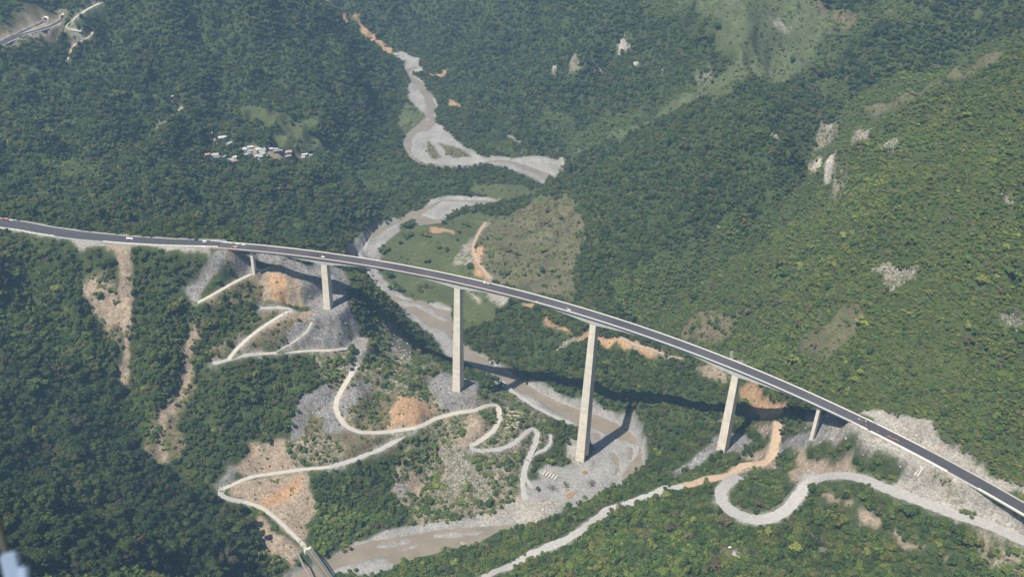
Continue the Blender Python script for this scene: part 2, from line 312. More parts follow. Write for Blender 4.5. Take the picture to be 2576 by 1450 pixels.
# ------------------------------------------------------------------ roads: (width, trees kept off, material, pixel line, with optional z)
ROADS = [
 ('concrete', 5.0, [(772,1378),(745,1352),(700,1305),(655,1273),(612,1261)]),
 ('gravel', 7.0, [(612,1261),(580,1256),(548,1243),(562,1228)]),
 ('concrete', 5.5, [(562,1228),(585,1215),(610,1207),(640,1197),(700,1189),(760,1179),(830,1174)]),
 ('gravel', 7.0, [(830,1174),(880,1160),(960,1128),(1015,1098),(1045,1076)]),
 ('concrete', 6.5, [(1050,1074),(1005,1083),(950,1088),(900,1087),(868,1070),(848,1040),(843,1015),(860,978),(885,938),(900,908)]),
 ('gravel', 7.5, [(900,908),(912,885),(925,862)]),
 ('concrete', 7.0, [(1050,1074),(1100,1052),(1150,1037),(1195,1031),(1215,1021),(1236,1013),(1253,1025),(1258,1050),(1244,1080),(1222,1100),(1192,1118)]),
 ('gravel', 7.0, [(1190,1116),(1180,1128),(1205,1134),(1260,1130),(1296,1113),(1318,1090),(1338,1076),(1354,1088),(1346,1118),(1330,1150),(1318,1185),(1314,1225),(1322,1258)]),
 ('gravel', 5.0, [(1330,1150),(1352,1138),(1378,1128),(1388,1108),(1384,1092)]),
 ('gravel', 4.0, [(1318,1185),(1325,1210),(1342,1228)]),
 ('concrete', 5.0, [(832,881),(790,882),(700,886),(650,890)]),
 ('gravel', 6.0, [(900,872),(832,881)]),
 ('gravel', 7.0, [(650,890),(612,892),(580,899),(560,906),(535,913)]),
 ('concrete', 5.5, [(575,899),(590,880),(618,853),(655,826),(700,796),(722,785)]),
 ('gravel', 6.0, [(722,785),(740,775),(700,773),(655,775)]),
 ('gravel', 3.0, [(690,885),(725,868),(765,845),(783,822),(787,800)]),
 ('concrete', 5.0, [(497,761),(520,748),(560,724),(600,703),(640,686),(680,673)]),
 ('gravel', 14.0, [(2640,1392),(2560,1352),(2480,1315),(2410,1295),(2350,1273),(2285,1250),(2230,1226),(2180,1203),(2130,1192),(2080,1192),(2045,1207),(2028,1225),(2010,1250),(1985,1278),(1955,1298),(1920,1308),(1880,1304),(1845,1290),(1822,1272),(1810,1245),(1826,1215),(1860,1196)]),
 ('dirt', 9.0, [(1958,1062),(1955,1080),(1950,1115),(1944,1148),(1920,1168),(1870,1176),(1828,1196),(1785,1206),(1720,1222)]),
 ('gravel', 10.0, [(1720,1222),(1672,1232),(1640,1243),(1590,1262),(1530,1285),(1500,1305),(1470,1328),(1430,1354),(1385,1373),(1335,1392),(1290,1415),(1240,1440),(1210,1456)]),
 ('gravel', 6.0, [(1260,958),(1290,985),(1320,1005),(1365,1032),(1400,1050),(1440,1066)]),
 ('dirt', 5.0, [(1560,848),(1600,866),(1640,880),(1680,894),(1715,903)]),
 ('dirt', 5.0, [(1222,560),(1208,580),(1192,610),(1190,632),(1200,655),(1216,680),(1235,700)]),
 ('dirt', 2.2, [(1178,731),(1190,742),(1205,758)]),
 ('concrete', 6.0, [(258,6),(235,16),(205,30),(190,38),(183,48),(176,60),(166,71),(180,76),(205,79)]),
 ('dirt', 4.0, [(232,80),(237,88),(220,98),(195,105),(182,118),(175,135),(170,150)]),
 ('concrete', 3.5, [(467,268),(450,280),(432,292)]),
 ('concrete', 3.5, [(415,304),(405,310),(398,316)]),
 ('dirt', 5.0, [(1280,346),(1295,352),(1308,358)]),
]
roads = []
for kind, w, px in ROADS:
    a = np.array(px, float); h = hit(a[:, 0], a[:, 1])
    pl = smooth(h, 4.0)
    for _ in range(12):                                     # grade the profile
        z = pl[:, 2].copy(); z[1:-1] = (z[:-2] + z[2:]) / 2; pl[:, 2] = z
    roads.append([kind, w, pl])
# join ends that share a junction
for i, (k, w, pl) in enumerate(roads):
    for e in (0, -1):
        for j, (k2, w2, p2) in enumerate(roads[:i]):
            d = np.hypot(*(p2[:, :2] - pl[e, :2]).T); m = d.argmin()
            if d[m] < 5:
                n = min(len(pl), 12); dz = p2[m, 2] - pl[e, 2]; f = np.linspace(1, 0, n)
                if e == 0: pl[:n, 2] += dz * f
                else: pl[-n:, 2] += dz * f[::-1]
                break
ROADD = np.full(MX.shape, 1e9)                              # distance to the nearest road's edge
def flatten(pl, w, blend, dz=0.0):
    global HZ
    D, Z = near_line(pl, MX, MY, w / 2 + blend + 3)
    k = 1 - sst(D, w / 2 + 1.2, w / 2 + blend)
    HZ = np.where(D < 1e8, HZ * (1 - k) + (Z - .35 + dz) * k, HZ)
    np.minimum(ROADD, D - w / 2, out=ROADD)
flatten(hw_e, 20, 16); flatten(hw_w, 23, 22)
TUN = [smooth(at(*np.array(q, float).T), 8) for q in (
    [(-80, 145, 226), (0, 113, 227), (60, 85, 227.5), (120, 70, 228), (150, 55, 228), (160, 46, 228)],
    [(-80, 140, 226), (0, 107, 227), (60, 78, 227.5), (116, 53, 228)])]
for t in TUN: flatten(t, 12, 10)
for k, w, pl in roads: flatten(pl, w, max(5, w * .8))
# benches for the piers and platforms
def bench(px, z, soft=6.0):
    global HZ
    poly = at(*np.array([(u, v, z) for u, v in px], float).T)[:, :2]
    m = np.zeros(MX.shape, bool); fill(m, poly, .3)
    D = np.full(MX.shape, 1e9)
    pl = np.r_[poly, poly[:1]]; D, _ = near_line(np.c_[pl, np.zeros(len(pl))], MX, MY, soft + 4)
    k = np.where(m, 1, 1 - sst(D, 0, soft))
    HZ = HZ * (1 - k) + (z + .5 * (vnoise(MX, MY, 6, 91) - .5)) * k
bench([(720,770),(745,778),(790,790),(850,790),(872,768),(878,752),(850,740),(815,738),(790,752),(765,770)], 149.2, 7)
bench([(1062,985),(1090,960),(1120,948),(1165,950),(1200,965),(1195,985),(1165,1003),(1120,1010),(1080,1005)], 55.2, 9)
bench([(893,850),(925,846),(935,862),(915,885),(890,895),(870,900),(862,880)], 104.5, 6)
bench([(1440,1160),(1470,1150),(1490,1160),(1480,1178),(1450,1180)], 2.6, 5)
bench([(1800,1128),(1835,1120),(1850,1130),(1825,1142),(1803,1140)], 107.6, 4)
bench([(2030,1098),(2050,1095),(2058,1102),(2040,1108)], 179, 3)
bench([(632,676),(645,672),(652,680),(640,685)], 191.5, 3)

# ------------------------------------------------------------------ river bed
WATER = [
 vx(1,0,[(470,512),(560,505),(592,512),(540,522),(520,545),(560,590),(610,625),(680,720),(712,790),(702,850),(702,905),(715,935),(650,985),(570,1000),(535,1050),(524,1140),(560,1195),(640,1225),(760,1240),(900,1250),(1000,1240),(1130,1205),(1260,1208),(1350,1230),(1500,1285),(1620,1330),(1660,1345),(1560,1480),(1480,1520),(1380,1500),(1480,1420),(1590,1352),(1480,1320),(1350,1262),(1250,1225),(1130,1225),(1060,1250),(900,1275),(720,1268),(600,1240),(520,1190),(480,1130),(470,1080),(480,1040),(520,990),(590,930),(640,870),(640,770),(600,680),(530,600),(500,555),(478,530)]),
 vx(1,1,[(1210,50),(1150,64),(900,57),(760,52),(665,95),(590,138),(520,150),(460,190),(420,215),(340,242),(240,270),(200,330),(150,420),(90,470),(60,540),(100,580),(160,615),(235,700),(310,770),(355,790),(410,840),(470,880),(560,925),(640,985),(690,1015),(760,1045),(835,1105),(850,1160),(900,1220),(920,1270),(1000,1290),(1100,1370),(1180,1400),(1250,1450),(1300,1500),(1420,1460),(1380,1430),(1320,1400),(1230,1345),(1160,1320),(1090,1250),(960,1180),(900,1110),(835,1000),(820,880),(700,850),(640,830),(560,820),(480,810),(430,785),(355,780),(250,680),(165,590),(130,540),(130,480),(170,450),(200,390),(290,320),(370,265),(445,235),(470,222),(560,206),(560,240),(640,245),(770,225),(775,195),(700,198),(600,175),(700,110),(760,70),(900,75),(1150,84)]),
 vx(1,2,[(1240,-30),(1260,0),(1350,60),(1450,120),(1550,180),(1680,240),(1790,290),(1900,330),(2050,400),(2160,430),(2220,470),(2255,500),(2200,570),(2150,620),(2120,680),(2130,760),(2060,840),(1900,930),(1700,1010),(1530,1070),(1300,1110),(1150,1135),(1060,1180),(1030,1215),(900,1250),(720,1290),(560,1330),(400,1360),(340,1310),(300,1290),(250,1310),(130,1340),(0,1375),(-60,1400),(-110,1450),(-420,1500),(-380,1440),(-310,1400),(-140,1330),(0,1250),(130,1200),(230,1165),(350,1165),(480,1140),(620,1110),(700,1092),(850,1080),(1000,1070),(1200,1060),(1400,1040),(1530,1020),(1700,940),(1900,860),(2060,800),(2130,745),(2200,700),(2280,650),(2290,560),(2280,480),(2240,400),(2160,330),(2040,260),(1880,210),(1750,165),(1640,120),(1500,60),(1420,0),(1380,-40)]),
 vx(1,2,[(2160,470),(2200,480),(2205,520),(2190,560),(2155,575),(2150,555),(2170,520)]),
 vx(1,2,[(2040,500),(2075,515),(2095,560),(2095,640),(2050,690),(2055,640),(2075,600),(2050,550)]),
 vx(1,2,[(1885,350),(1950,380),(1960,420),(1930,425),(1890,390)]),
]
ISLES = [
 vx(1,1,[(415,815),(540,832),(690,880),(750,930),(795,960),(780,972),(740,960),(650,912),(560,862),(430,850)]),
 vx(1,1,[(650,838),(730,833),(820,880),(830,900),(720,872),(690,862)]),
 vx(1,2,[(700,1140),(800,1122),(900,1108),(1050,1104),(1062,1125),(950,1138),(850,1152),(720,1158)]),
 vx(1,2,[(255,1212),(400,1190),(505,1155),(528,1190),(400,1227),(270,1230)]),
 vx(1,2,[(450,1244),(520,1214),(585,1203),(560,1222),(470,1250)]),
 vx(1,2,[(878,1192),(920,1176),(938,1190),(900,1207)]),
 vx(1,0,[(640,905),(655,885),(662,895),(648,920)]),
]
def floor_poly(px):
    a = np.array(px, float); return at(a[:, 0], a[:, 1], riv_z_px(a[:, 0], a[:, 1]))
wm = np.zeros(MX.shape, bool); im = np.zeros(MX.shape, bool)
for q in WATER: fill(wm, floor_poly(q), .55)
for q in ISLES: fill(im, floor_poly(q), .5)
wm &= ~im
# keep the banks and bars above the water, the bed below it
def blur(A, n=1):
    for _ in range(n):
        B = A.copy(); B[1:-1, 1:-1] = (A[1:-1, 1:-1] * 4 + A[:-2, 1:-1] + A[2:, 1:-1] + A[1:-1, :-2] + A[1:-1, 2:]) / 8; A = B
    return A
lift = .9 + 1.0 * fbm(MX, MY, 26, 81, 3) + .35 * vnoise(MX, MY, 5, 85)
HZ = np.where(RD < 170, np.maximum(HZ, RZ + lift), HZ)
fl = np.zeros(MX.shape, bool)
hw = np.where(wm, 1.0, 0.0); hw = blur(hw, 1)
HZ = np.where((RD < 260), HZ * (1 - hw) + hw * (RZ - 1.3), HZ)
HZ = np.where(im, RZ + .35 + .5 * vnoise(MX, MY, 9, 88), HZ)

# ------------------------------------------------------------------ land cover
# id: 0 forest 1 scrub hill 2 pasture 3 dry pasture 4 gravel bed 5 grey rock 6 tan soil 7 orange soil 8 white cliff 9 tan scree 10 scrubby tan slope 11 brown scrub 12 boulder field 13 dark big forest, tint also deepened for its shaded slope
COV = np.zeros(MX.shape, np.int8)
def cover(i, poly, warp=1.6, z=None):
    m = np.zeros(MX.shape, bool)
    a = np.array(poly, float)
    w = at(a[:, 0], a[:, 1], riv_z_px(a[:, 0], a[:, 1])) if z == 'r' else hit(a[:, 0], a[:, 1])
    fill(m, w, warp); COV[m] = i
cover(1, [(1440,440),(1560,350),(1750,290),(1900,215),(1960,170),(1780,60),(1740,-30),(2700,-30),(2700,1480),(2580,1480),(2560,1265),(2200,1050),(2000,985),(1760,880),(1580,830),(1490,700),(1475,560)], 3)
cover(1, [(1200,360),(1400,250),(1560,120),(1640,-20),(1780,-20),(1840,120),(1700,270),(1560,340),(1440,410),(1300,395)], 3)
cover(0, [(1560,355),(1750,290),(1950,300),(2030,330),(2040,420),(1900,560),(1700,600),(1500,620),(1500,480)], 3)
F4 = lambda q: [(1288 + .5002 * x, .5002 * y) for x, y in q]
cover(0, F4([(580,640),(700,590),(1080,490),(1380,370),(1500,360),(1640,480),(1660,560),(1500,700),(1480,860),(1400,950),(1250,1070),(1000,1150),(600,1350),(400,1440),(330,1180),(370,1020),(290,850),(400,740),(560,700)]), 3)
cover(3, F4([(250,800),(540,700),(1000,430),(1180,340),(1380,350),(1080,480),(700,580),(580,650),(400,740)]), 2)
cover(0, F4([(620,60),(880,20),(1000,180),(1150,280),(1050,370),(850,440),(620,560),(400,620),(200,560),(170,400),(400,290),(600,180)]), 3)
cover(0, F4([(0,560),(200,600),(300,760),(280,800),(150,790),(0,760)]), 2)
cover(0, F4([(1500,300),(1700,240),(2000,120),(2300,60),(2575,40),(2700,90),(2575,170),(2300,240),(2100,330),(1900,400),(1720,430),(1600,380)]), 3)
cover(0, F4([(-100,-40),(300,-40),(200,120),(60,260),(-100,330)]), 3)
cover(3, F4([(1750,530),(2000,465),(2300,345),(2640,200),(2640,235),(2300,385),(2000,505),(1800,590)]), 1.5)
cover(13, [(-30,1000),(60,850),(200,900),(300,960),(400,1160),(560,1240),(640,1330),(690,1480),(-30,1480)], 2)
COV[(MY > 2000) & (MX < -250)] = 0
CV = [
 # river floor
 (4,vx(1,0,[(385,412),(480,415),(600,445),(585,500),(620,540),(530,560),(610,610),(660,690),(700,750),(735,760),(725,800),(700,850),(710,930),(770,960),(800,1000),(900,1090),(1000,1150),(1070,1195),(1180,1195),(1300,1205),(1500,1210),(1640,1225),(1650,1300),(1600,1370),(1580,1440),(1500,1385),(1480,1370),(1400,1330),(1280,1290),(1200,1255),(1080,1240),(1060,1235),(1000,1240),(900,1265),(720,1265),(600,1235),(520,1190),(480,1140),(462,1080),(470,1040),(560,960),(630,880),(560,800),(500,740),(500,680),(530,620),(465,520),(480,480),(400,430)]),'r'),
 (11,vx(1,0,[(640,1060),(700,1110),(760,1190),(700,1205),(650,1150)]),'r'),(11,vx(1,0,[(730,1080),(850,1110),(950,1160),(980,1190),(850,1200),(760,1130)]),'r'),
 (3,vx(1,0,[(430,880),(500,770),(560,830),(630,860),(600,930),(480,1030),(430,960)]),'r'),
 (4,vx(1,1,[(590,140),(665,75),(760,45),(900,45),(1100,50),(1210,45),(1180,90),(1000,105),(920,115),(850,160),(790,190),(770,230),(640,250),(560,245),(450,240),(440,300),(350,370),(290,430),(300,500),(250,560),(310,640),(380,700),(460,780),(560,815),(700,835),(820,880),(840,1120),(960,1185),(1090,1250),(1240,1350),(1420,1440),(1300,1500),(1250,1450),(1100,1370),(920,1280),(830,1270),(700,1130),(600,1010),(500,960),(420,880),(340,790),(250,690),(160,600),(60,560),(60,480),(200,330),(240,280),(400,210)]),'r'),
 (4,vx(1,2,[(1090,-10),(1260,-10),(1350,50),(1450,110),(1550,170),(1680,230),(1800,285),(1800,330),(1650,270),(1550,240),(1480,210),(1390,140),(1290,80),(1190,30)]),'r'),
 (4,vx(1,2,[(1380,-40),(1440,0),(1520,55),(1650,110),(1760,155),(1890,200),(2050,250),(2175,325),(2255,400),(2300,480),(2305,560),(2300,660),(2210,730),(2100,800),(1900,870),(1700,950),(1530,1050),(1300,1060),(1000,1060),(850,1075),(1000,1010),(1190,940),(1280,890),(1340,860),(1400,780),(1500,745),(1480,690),(1560,650),(1660,660),(1700,640),(1760,590),(1850,585),(1900,500),(1870,420),(1800,300),(1700,250)]),'r'),
 (4,vx(1,2,[(1530,1015),(1400,1030),(1200,1045),(1000,1050),(850,1050),(700,1060),(500,1080),(330,1110),(230,1150),(60,1200),(0,1260),(-140,1340),(-320,1400),(-420,1449),(-380,1530),(-60,1530),(-60,1420),(100,1430),(200,1480),(300,1449),(390,1380),(430,1345),(560,1340),(720,1300),(900,1260),(1030,1220),(1150,1140),(1300,1115),(1530,1075)]),'r'),
 (9,vx(1,2,[(1000,1050),(1050,990),(1190,940),(1280,885),(1345,870),(1420,900),(1700,900),(1600,990),(1530,1030),(1300,1045)]),'r'),
 # left bank, cuts around the bridge end
 (5,vx(0,1,[(1600,480),(1700,440),(1900,450),(1930,590),(1810,640),(1470,820),(1400,750),(1390,690),(1540,590)]),0),(6,vx(0,1,[(1700,490),(1830,500),(1800,560),(1700,540)]),0),
 (6,vx(0,1,[(2050,560),(2200,560),(2275,610),(2285,800),(2340,880),(2300,860),(2000,850),(1850,830),(1540,840),(1700,730),(1960,600)]),0),
 (11,vx(0,1,[(1640,770),(1780,700),(1930,650),(1990,700),(1980,840),(1850,830),(1600,840)]),0),
 (7,vx(0,1,[(2010,600),(2060,590),(2150,650),(2140,850),(2060,850)]),0),
 (5,vx(0,1,[(1900,450),(2080,470),(2290,540),(2640,590),(2640,1150),(2574,1180),(2100,1200),(2200,1050),(2360,930),(2340,880),(2290,800),(2280,610),(2050,550),(1920,500)]),0),
 (6,vx(0,1,[(2150,900),(2350,890),(2350,960),(2200,1050),(1960,1190),(1760,1220),(1800,1130),(2000,1010),(2160,920)]),0),
 (11,vx(0,1,[(1940,890),(2160,900),(1900,1000),(1720,1180),(1700,1240),(1560,1300),(1600,1200),(1720,1080),(1880,980)]),0),
 (11,vx(0,1,[(1990,1030),(2100,1000),(2300,1000),(2200,1090),(1960,1180),(1830,1190)]),0),
 (11,vx(0,1,[(620,640),(800,600),(900,700),(890,1100),(900,1250),(800,1090),(690,900),(630,780)]),0),
 (14,vx(0,1,[(630,680),(860,700),(880,1000),(800,1000),(740,930),(690,880),(640,780)]),0),
 (6,vx(0,1,[(850,390),(1000,390),(1000,700),(1000,1000),(975,1150),(950,1449),(880,1449),(905,1250),(940,1080),(880,1000),(870,860),(900,700),(900,520),(810,420)]),0),
 (11,vx(0,1,[(1430,900),(1550,930),(1540,1100),(1480,1300),(1430,1449),(1330,1449),(1400,1260),(1420,1080)]),0),
 (6,vx(0,1,[(1470,930),(1500,1100),(1450,1300),(1405,1449),(1365,1449),(1410,1280),(1430,1080)]),0),
 (9,vx(0,1,[(500,350),(700,360),(800,385),(1200,395),(1560,415),(1590,490),(1500,460),(1330,425),(1100,400),(800,400),(580,385)]),0),
 (11,vx(0,2,[(1310,0),(1480,0),(1380,250),(1400,450),(1370,560),(1200,600),(1080,470),(1140,320),(1260,120)]),0),
 (6,vx(0,2,[(1365,0),(1405,0),(1290,250),(1245,400),(1290,540),(1260,590),(1205,560),(1205,470),(1245,330),(1210,260),(1290,120)]),0),
 (6,vx(0,2,[(1880,450),(2180,450),(2250,560),(2230,640),(1880,690),(1770,650)]),0),
 (5,vx(0,2,[(2240,150),(2400,30),(2640,-40),(2640,380),(2440,330),(2300,420),(2240,560),(2170,440),(2200,250)]),0),
 (11,vx(0,2,[(2330,150),(2460,250),(2440,420),(2330,500),(2290,380)]),0),
 (6,vx(0,2,[(1760,740),(2040,690),(2250,650),(2330,700),(2380,880),(2330,1170),(2290,1190),(2220,1170),(2060,1010),(1900,880),(1720,840)]),0),
 (7,vx(0,2,[(1930,860),(2100,800),(2250,680),(2290,740),(2150,900),(2000,930)]),0),
 (6,vx(0,2,[(1920,960),(2060,1080),(2200,1180),(2250,1250),(2200,1380),(2100,1300),(1950,1150)]),0),
 (5,vx(0,2,[(1600,740),(1750,590),(1800,620),(1760,700),(1640,780)]),0),
 (10,vx(1,1,[(200,1050),(400,1000),(560,1150),(830,1340),(830,1490),(-60,1490),(100,1300),(180,1150)]),0),
 (5,vx(1,1,[(0,1090),(130,1080),(215,1110),(170,1200),(120,1300),(30,1460),(-60,1460),(-80,1100)]),0),
 (12,vx(1,1,[(380,1080),(480,1090),(560,1200),(540,1280),(440,1280),(370,1180)]),0),
 (5,vx(1,1,[(-40,780),(60,860),(150,1030),(100,1090),(-40,1160)]),0),
 (10,vx(1,2,[(80,0),(640,0),(1130,0),(1500,180),(1600,250),(1580,420),(1400,520),(1380,640),(1340,860),(1180,950),(850,1060),(740,1040),(730,850),(760,700),(640,650),(760,500),(700,380),(500,350),(250,370),(0,300),(0,100)]),0),
 (5,vx(1,2,[(640,-40),(1030,-40),(1070,60),(1000,180),(800,190),(690,80)]),0),
 (5,vx(1,2,[(-40,0),(190,0),(180,160),(60,170),(0,240),(-40,240)]),0),
 (6,vx(1,2,[(130,100),(195,95),(190,160),(140,165)]),0),
 (7,vx(1,2,[(430,90),(560,90),(700,140),(740,170),(620,280),(520,320),(340,330),(340,240),(410,180)]),0),
 (11,vx(1,2,[(0,360),(250,375),(480,350),(400,460),(200,540),(0,580)]),0),
 (6,vx(1,2,[(950,230),(1090,260),(1060,370),(920,470),(850,400),(930,330)]),0),
 (6,vx(1,2,[(400,560),(560,600),(640,700),(630,770),(560,860),(420,840),(400,700)]),0),
 (12,vx(1,2,[(780,390),(860,460),(960,520),(1060,700),(1180,860),(1100,900),(950,700),(960,800),(800,800),(760,560)]),0),
 (9,vx(1,2,[(1700,400),(1800,420),(1790,600),(1700,560)]),0),
 # peninsula and the dry hill
 (2,vx(1,1,[(440,300),(560,250),(770,235),(1000,130),(1120,190),(1000,400),(980,500),(1010,650),(1150,690),(1500,760),(1200,850),(1150,960),(1000,1030),(920,1030),(900,900),(830,870),(560,815),(380,700),(310,640),(290,500),(350,370)]),0),
 (3,vx(1,1,[(1120,190),(1400,90),(1500,20),(1600,30),(1720,20),(1800,110),(1850,200),(1840,340),(1780,500),(1760,620),(1790,700),(1770,780),(1600,790),(1200,690),(1100,620),(1030,500),(1040,350),(1080,260)]),0),
 (11,vx(1,1,[(1300,120),(1520,60),(1640,160),(1600,250),(1400,300),(1320,200)]),0),
 (7,vx(1,1,[(975,440),(1060,420),(1070,520),(1110,610),(1160,680),(1155,690),(1000,640),(1000,560)]),0),
 (9,vx(1,1,[(1100,750),(1250,790),(1200,850),(1130,800)]),0),
 (12,vx(1,1,[(850,500),(960,340),(1000,380),(960,470),(1000,530),(850,560)]),0),
 (7,vx(1,1,[(1350,835),(1440,860),(1430,880),(1360,855)]),0),
 (7,vx(1,1,[(1510,930),(1600,960),(1740,1060),(1600,1020),(1530,980)]),0),
 (12,vx(1,1,[(1580,1180),(1700,1100),(1800,1080),(1740,1130),(1620,1190)]),0),
 (7,vx(1,1,[(1800,1090),(1930,1065),(2050,1090),(2250,1130),(2390,1180),(2400,1230),(2574,1250),(2574,1270),(2380,1240),(2240,1200),(2060,1150),(1900,1130),(1720,1110)]),0),
 (7,vx(1,1,[(680,255),(720,260),(840,300),(860,330),(800,305),(680,300)]),0),
 # behind and under the right half
 (11,vx(2,1,[(-60,960),(0,1000),(180,900),(240,860),(400,860),(460,940),(400,1040),(250,1140),(160,1160),(0,1110)]),0),
 (12,vx(2,1,[(1460,560),(1560,500),(1740,540),(1800,560),(1720,660),(1600,750),(1520,700)]),0),
 (3,vx(2,1,[(1230,850),(1370,870),(1380,960),(1100,1250),(900,1200),(870,1100),(1090,1000)]),0),
 (12,vx(2,1,[(2360,900),(2560,920),(2560,980),(2420,1000)]),0),(12,vx(2,1,[(2400,0),(2500,0),(2500,60),(2420,70)]),0),
 (9,vx(2,1,[(330,1210),(430,1240),(520,1330),(480,1330),(380,1270)]),0),
 (6,vx(2,1,[(100,1290),(300,1330),(360,1400),(300,1449),(180,1380)]),0),
 (7,vx(2,2,[(430,-30),(560,-10),(620,100),(800,130),(770,230),(700,250),(560,200),(420,130)]),0),
 (6,vx(2,2,[(560,290),(640,270),(720,290),(730,400),(690,560),(715,650),(640,640),(540,620),(450,620),(660,470),(660,370)]),0),
 (6,vx(2,2,[(200,260),(320,250),(300,300),(200,300)]),0),
 (5,vx(2,2,[(90,540),(250,400),(420,370),(520,400),(440,510),(310,520),(260,500),(90,640),(-60,720),(-60,660)]),0),
 (6,vx(2,2,[(470,500),(640,460),(650,480),(440,525)]),0),
 (5,vx(2,2,[(740,460),(960,330),(1040,300),(1190,320),(1100,400),(950,470),(900,500)]),0),
 (5,vx(2,2,[(960,190),(1180,200),(1400,340),(1400,400),(1180,360),(1000,330)]),0),
 (9,vx(2,2,[(1170,360),(1400,360),(1750,520),(1900,600),(2300,800),(2576,960),(2640,1000),(2640,1160),(2200,1010),(2050,1010),(1800,900),(1560,800),(1540,760),(1640,700),(1500,570),(1300,480),(1170,420)]),0),
 (5,vx(2,2,[(2250,960),(2576,1010),(2640,1130),(2300,1050)]),0),
 (10,vx(2,2,[(1830,600),(2000,690),(2150,800),(2100,840),(1900,720),(1800,640)]),0),
 (9,vx(2,2,[(1290,200),(1540,210),(1700,250),(1870,320),(2020,420),(2150,510),(2300,640),(2400,730),(2576,800),(2640,830),(2640,870),(2400,790),(2150,660),(1900,520),(1700,420),(1480,300)]),0),
 (6,vx(2,2,[(1880,480),(1970,450),(1960,490),(1900,510)]),0),
 (6,vx(2,2,[(820,490),(900,480),(960,560),(1050,560),(1300,620),(1420,720),(1280,700),(1060,690),(900,760),(830,700),(860,640),(910,620),(880,560)]),0),
 (6,vx(2,2,[(790,670),(900,650),(880,760),(830,740)]),0),
 (4,vx(2,2,[(900,660),(1050,640),(1250,650),(1430,720),(1400,740),(1250,700),(1080,700),(970,750),(880,860),(800,960),(720,1020),(600,1050),(540,1040),(680,970),(790,880),(860,780)]),0),
 (6,vx(2,2,[(1000,560),(1300,620),(1430,720),(1380,720),(1200,660),(1000,650),(880,700),(870,660)]),0),
 (6,vx(2,2,[(440,590),(560,540),(690,500),(730,640),(620,620),(500,645),(350,700),(200,735),(170,715),(330,660)]),0),
 (4,vx(2,2,[(250,860),(270,780),(330,730),(380,740),(320,800),(320,880),(380,960),(480,1010),(420,1020),(300,930)]),0),
 (6,vx(2,2,[(1030,780),(1100,810),(1200,880),(1290,900),(1280,930),(1170,900),(1060,860)]),0),
 (6,vx(2,2,[(1340,935),(1500,1020),(1460,1055),(1340,1010)]),0),
 (6,vx(2,2,[(1570,1085),(1700,1150),(1850,1250),(1790,1260),(1640,1160)]),0),
 (6,vx(2,2,[(1930,1290),(2060,1370),(1980,1400)]),0),
 (11,vx(2,2,[(340,880),(490,930),(460,980),(380,960)]),0),
 (10,vx(2,2,[(2200,1110),(2300,1130),(2640,1230),(2640,1480),(2400,1400),(2200,1240)]),0),
 (9,vx(2,2,[(1100,1225),(1130,1225),(1120,1240)]),0),
 (11,vx(2,2,[(250,1180),(480,1200),(470,1290),(300,1300)]),0),
 # far slopes
 (3,vx(2,0,[(-60,-40),(950,-40),(1060,110),(1170,220),(1000,360),(980,430),(900,520),(700,640),(330,700),(0,790),(-60,780),(0,700),(300,560),(420,420),(250,260),(60,60)]),0),
 (2,vx(2,0,[(200,230),(300,290),(480,400),(600,430),(740,470),(740,500),(620,490),(420,430),(260,330)]),0),
 (11,vx(2,0,[(1000,30),(1100,20),(1350,90),(1330,150),(1200,210),(1060,110)]),0),
 (11,vx(2,0,[(1520,70),(1640,20),(1640,60),(1530,100)]),0),(12,vx(2,0,[(640,100),(720,150),(840,260),(800,260),(680,180)]),0),
 (2,vx(2,0,[(2190,80),(2300,70),(2280,150),(2180,150)]),0),(12,vx(2,0,[(2130,200),(2250,190),(2240,230),(2140,225)]),0),
 (8,vx(2,0,[(1080,930),(1140,925),(1130,980),(1060,1000)]),0),(10,vx(2,0,[(1030,900),(1180,900),(1160,1100),(1000,1160),(980,1060)]),0),
 (8,vx(2,0,[(1075,930),(1120,925),(1115,985),(1070,985)]),0),
 (10,vx(2,0,[(930,1150),(1050,1160),(1230,1300),(1280,1449),(1100,1449),(960,1350)]),0),
 (8,vx(2,0,[(1000,1230),(1060,1230),(1150,1310),(1140,1345),(1040,1300)]),0),
 (8,vx(2,0,[(650,1020),(690,1020),(690,1060),(660,1060)]),0),
 (10,vx(2,0,[(90,510),(190,520),(240,600),(100,590)]),0),
 (12,vx(2,0,[(1290,960),(1400,980),(1400,1080),(1290,1080)]),0),(12,vx(2,0,[(1530,1040),(1640,1060),(1620,1140),(1500,1130)]),0),
 (8,vx(1,0,[(2090,300),(2140,290),(2190,340),(2130,410),(2090,380)]),0),(8,vx(1,0,[(1580,515),(1630,520),(1610,560),(1590,560)]),0),
 (10,vx(1,0,[(1700,500),(1800,510),(1840,570),(1730,550)]),0),(8,vx(1,0,[(2190,470),(2250,480),(2245,505),(2200,500)]),0),
 (8,vx(1,0,[(2340,530),(2410,510),(2430,570),(2360,560)]),0),(10,vx(1,0,[(1880,470),(1960,460),(1960,520),(1890,530)]),0),
 (7,vx(1,0,[(660,540),(690,560),(740,560),(800,500),(775,580),(690,580)]),0),(7,vx(1,0,[(830,740),(900,800),(820,805)]),0),
 (12,vx(1,0,[(1430,850),(1480,820),(1470,850)]),0),(9,vx(1,0,[(1620,1190),(1680,1175),(1715,1250),(1660,1260)]),0),
 (7,vx(1,0,[(0,105),(60,155),(160,200),(260,280),(330,340),(375,365),(372,410),(345,400),(310,375),(235,315),(185,285),(140,230),(50,175),(-60,80),(-60,60)]),0),
 (7,vx(0,0,[(2440,-10),(2480,0),(2580,110),(2574,130),(2500,60)]),0),
 (2,vx(1,0,[(1000,1449),(1010,1400),(1180,1380),(1400,1400),(1480,1449)]),0),
 # plateau and tunnels
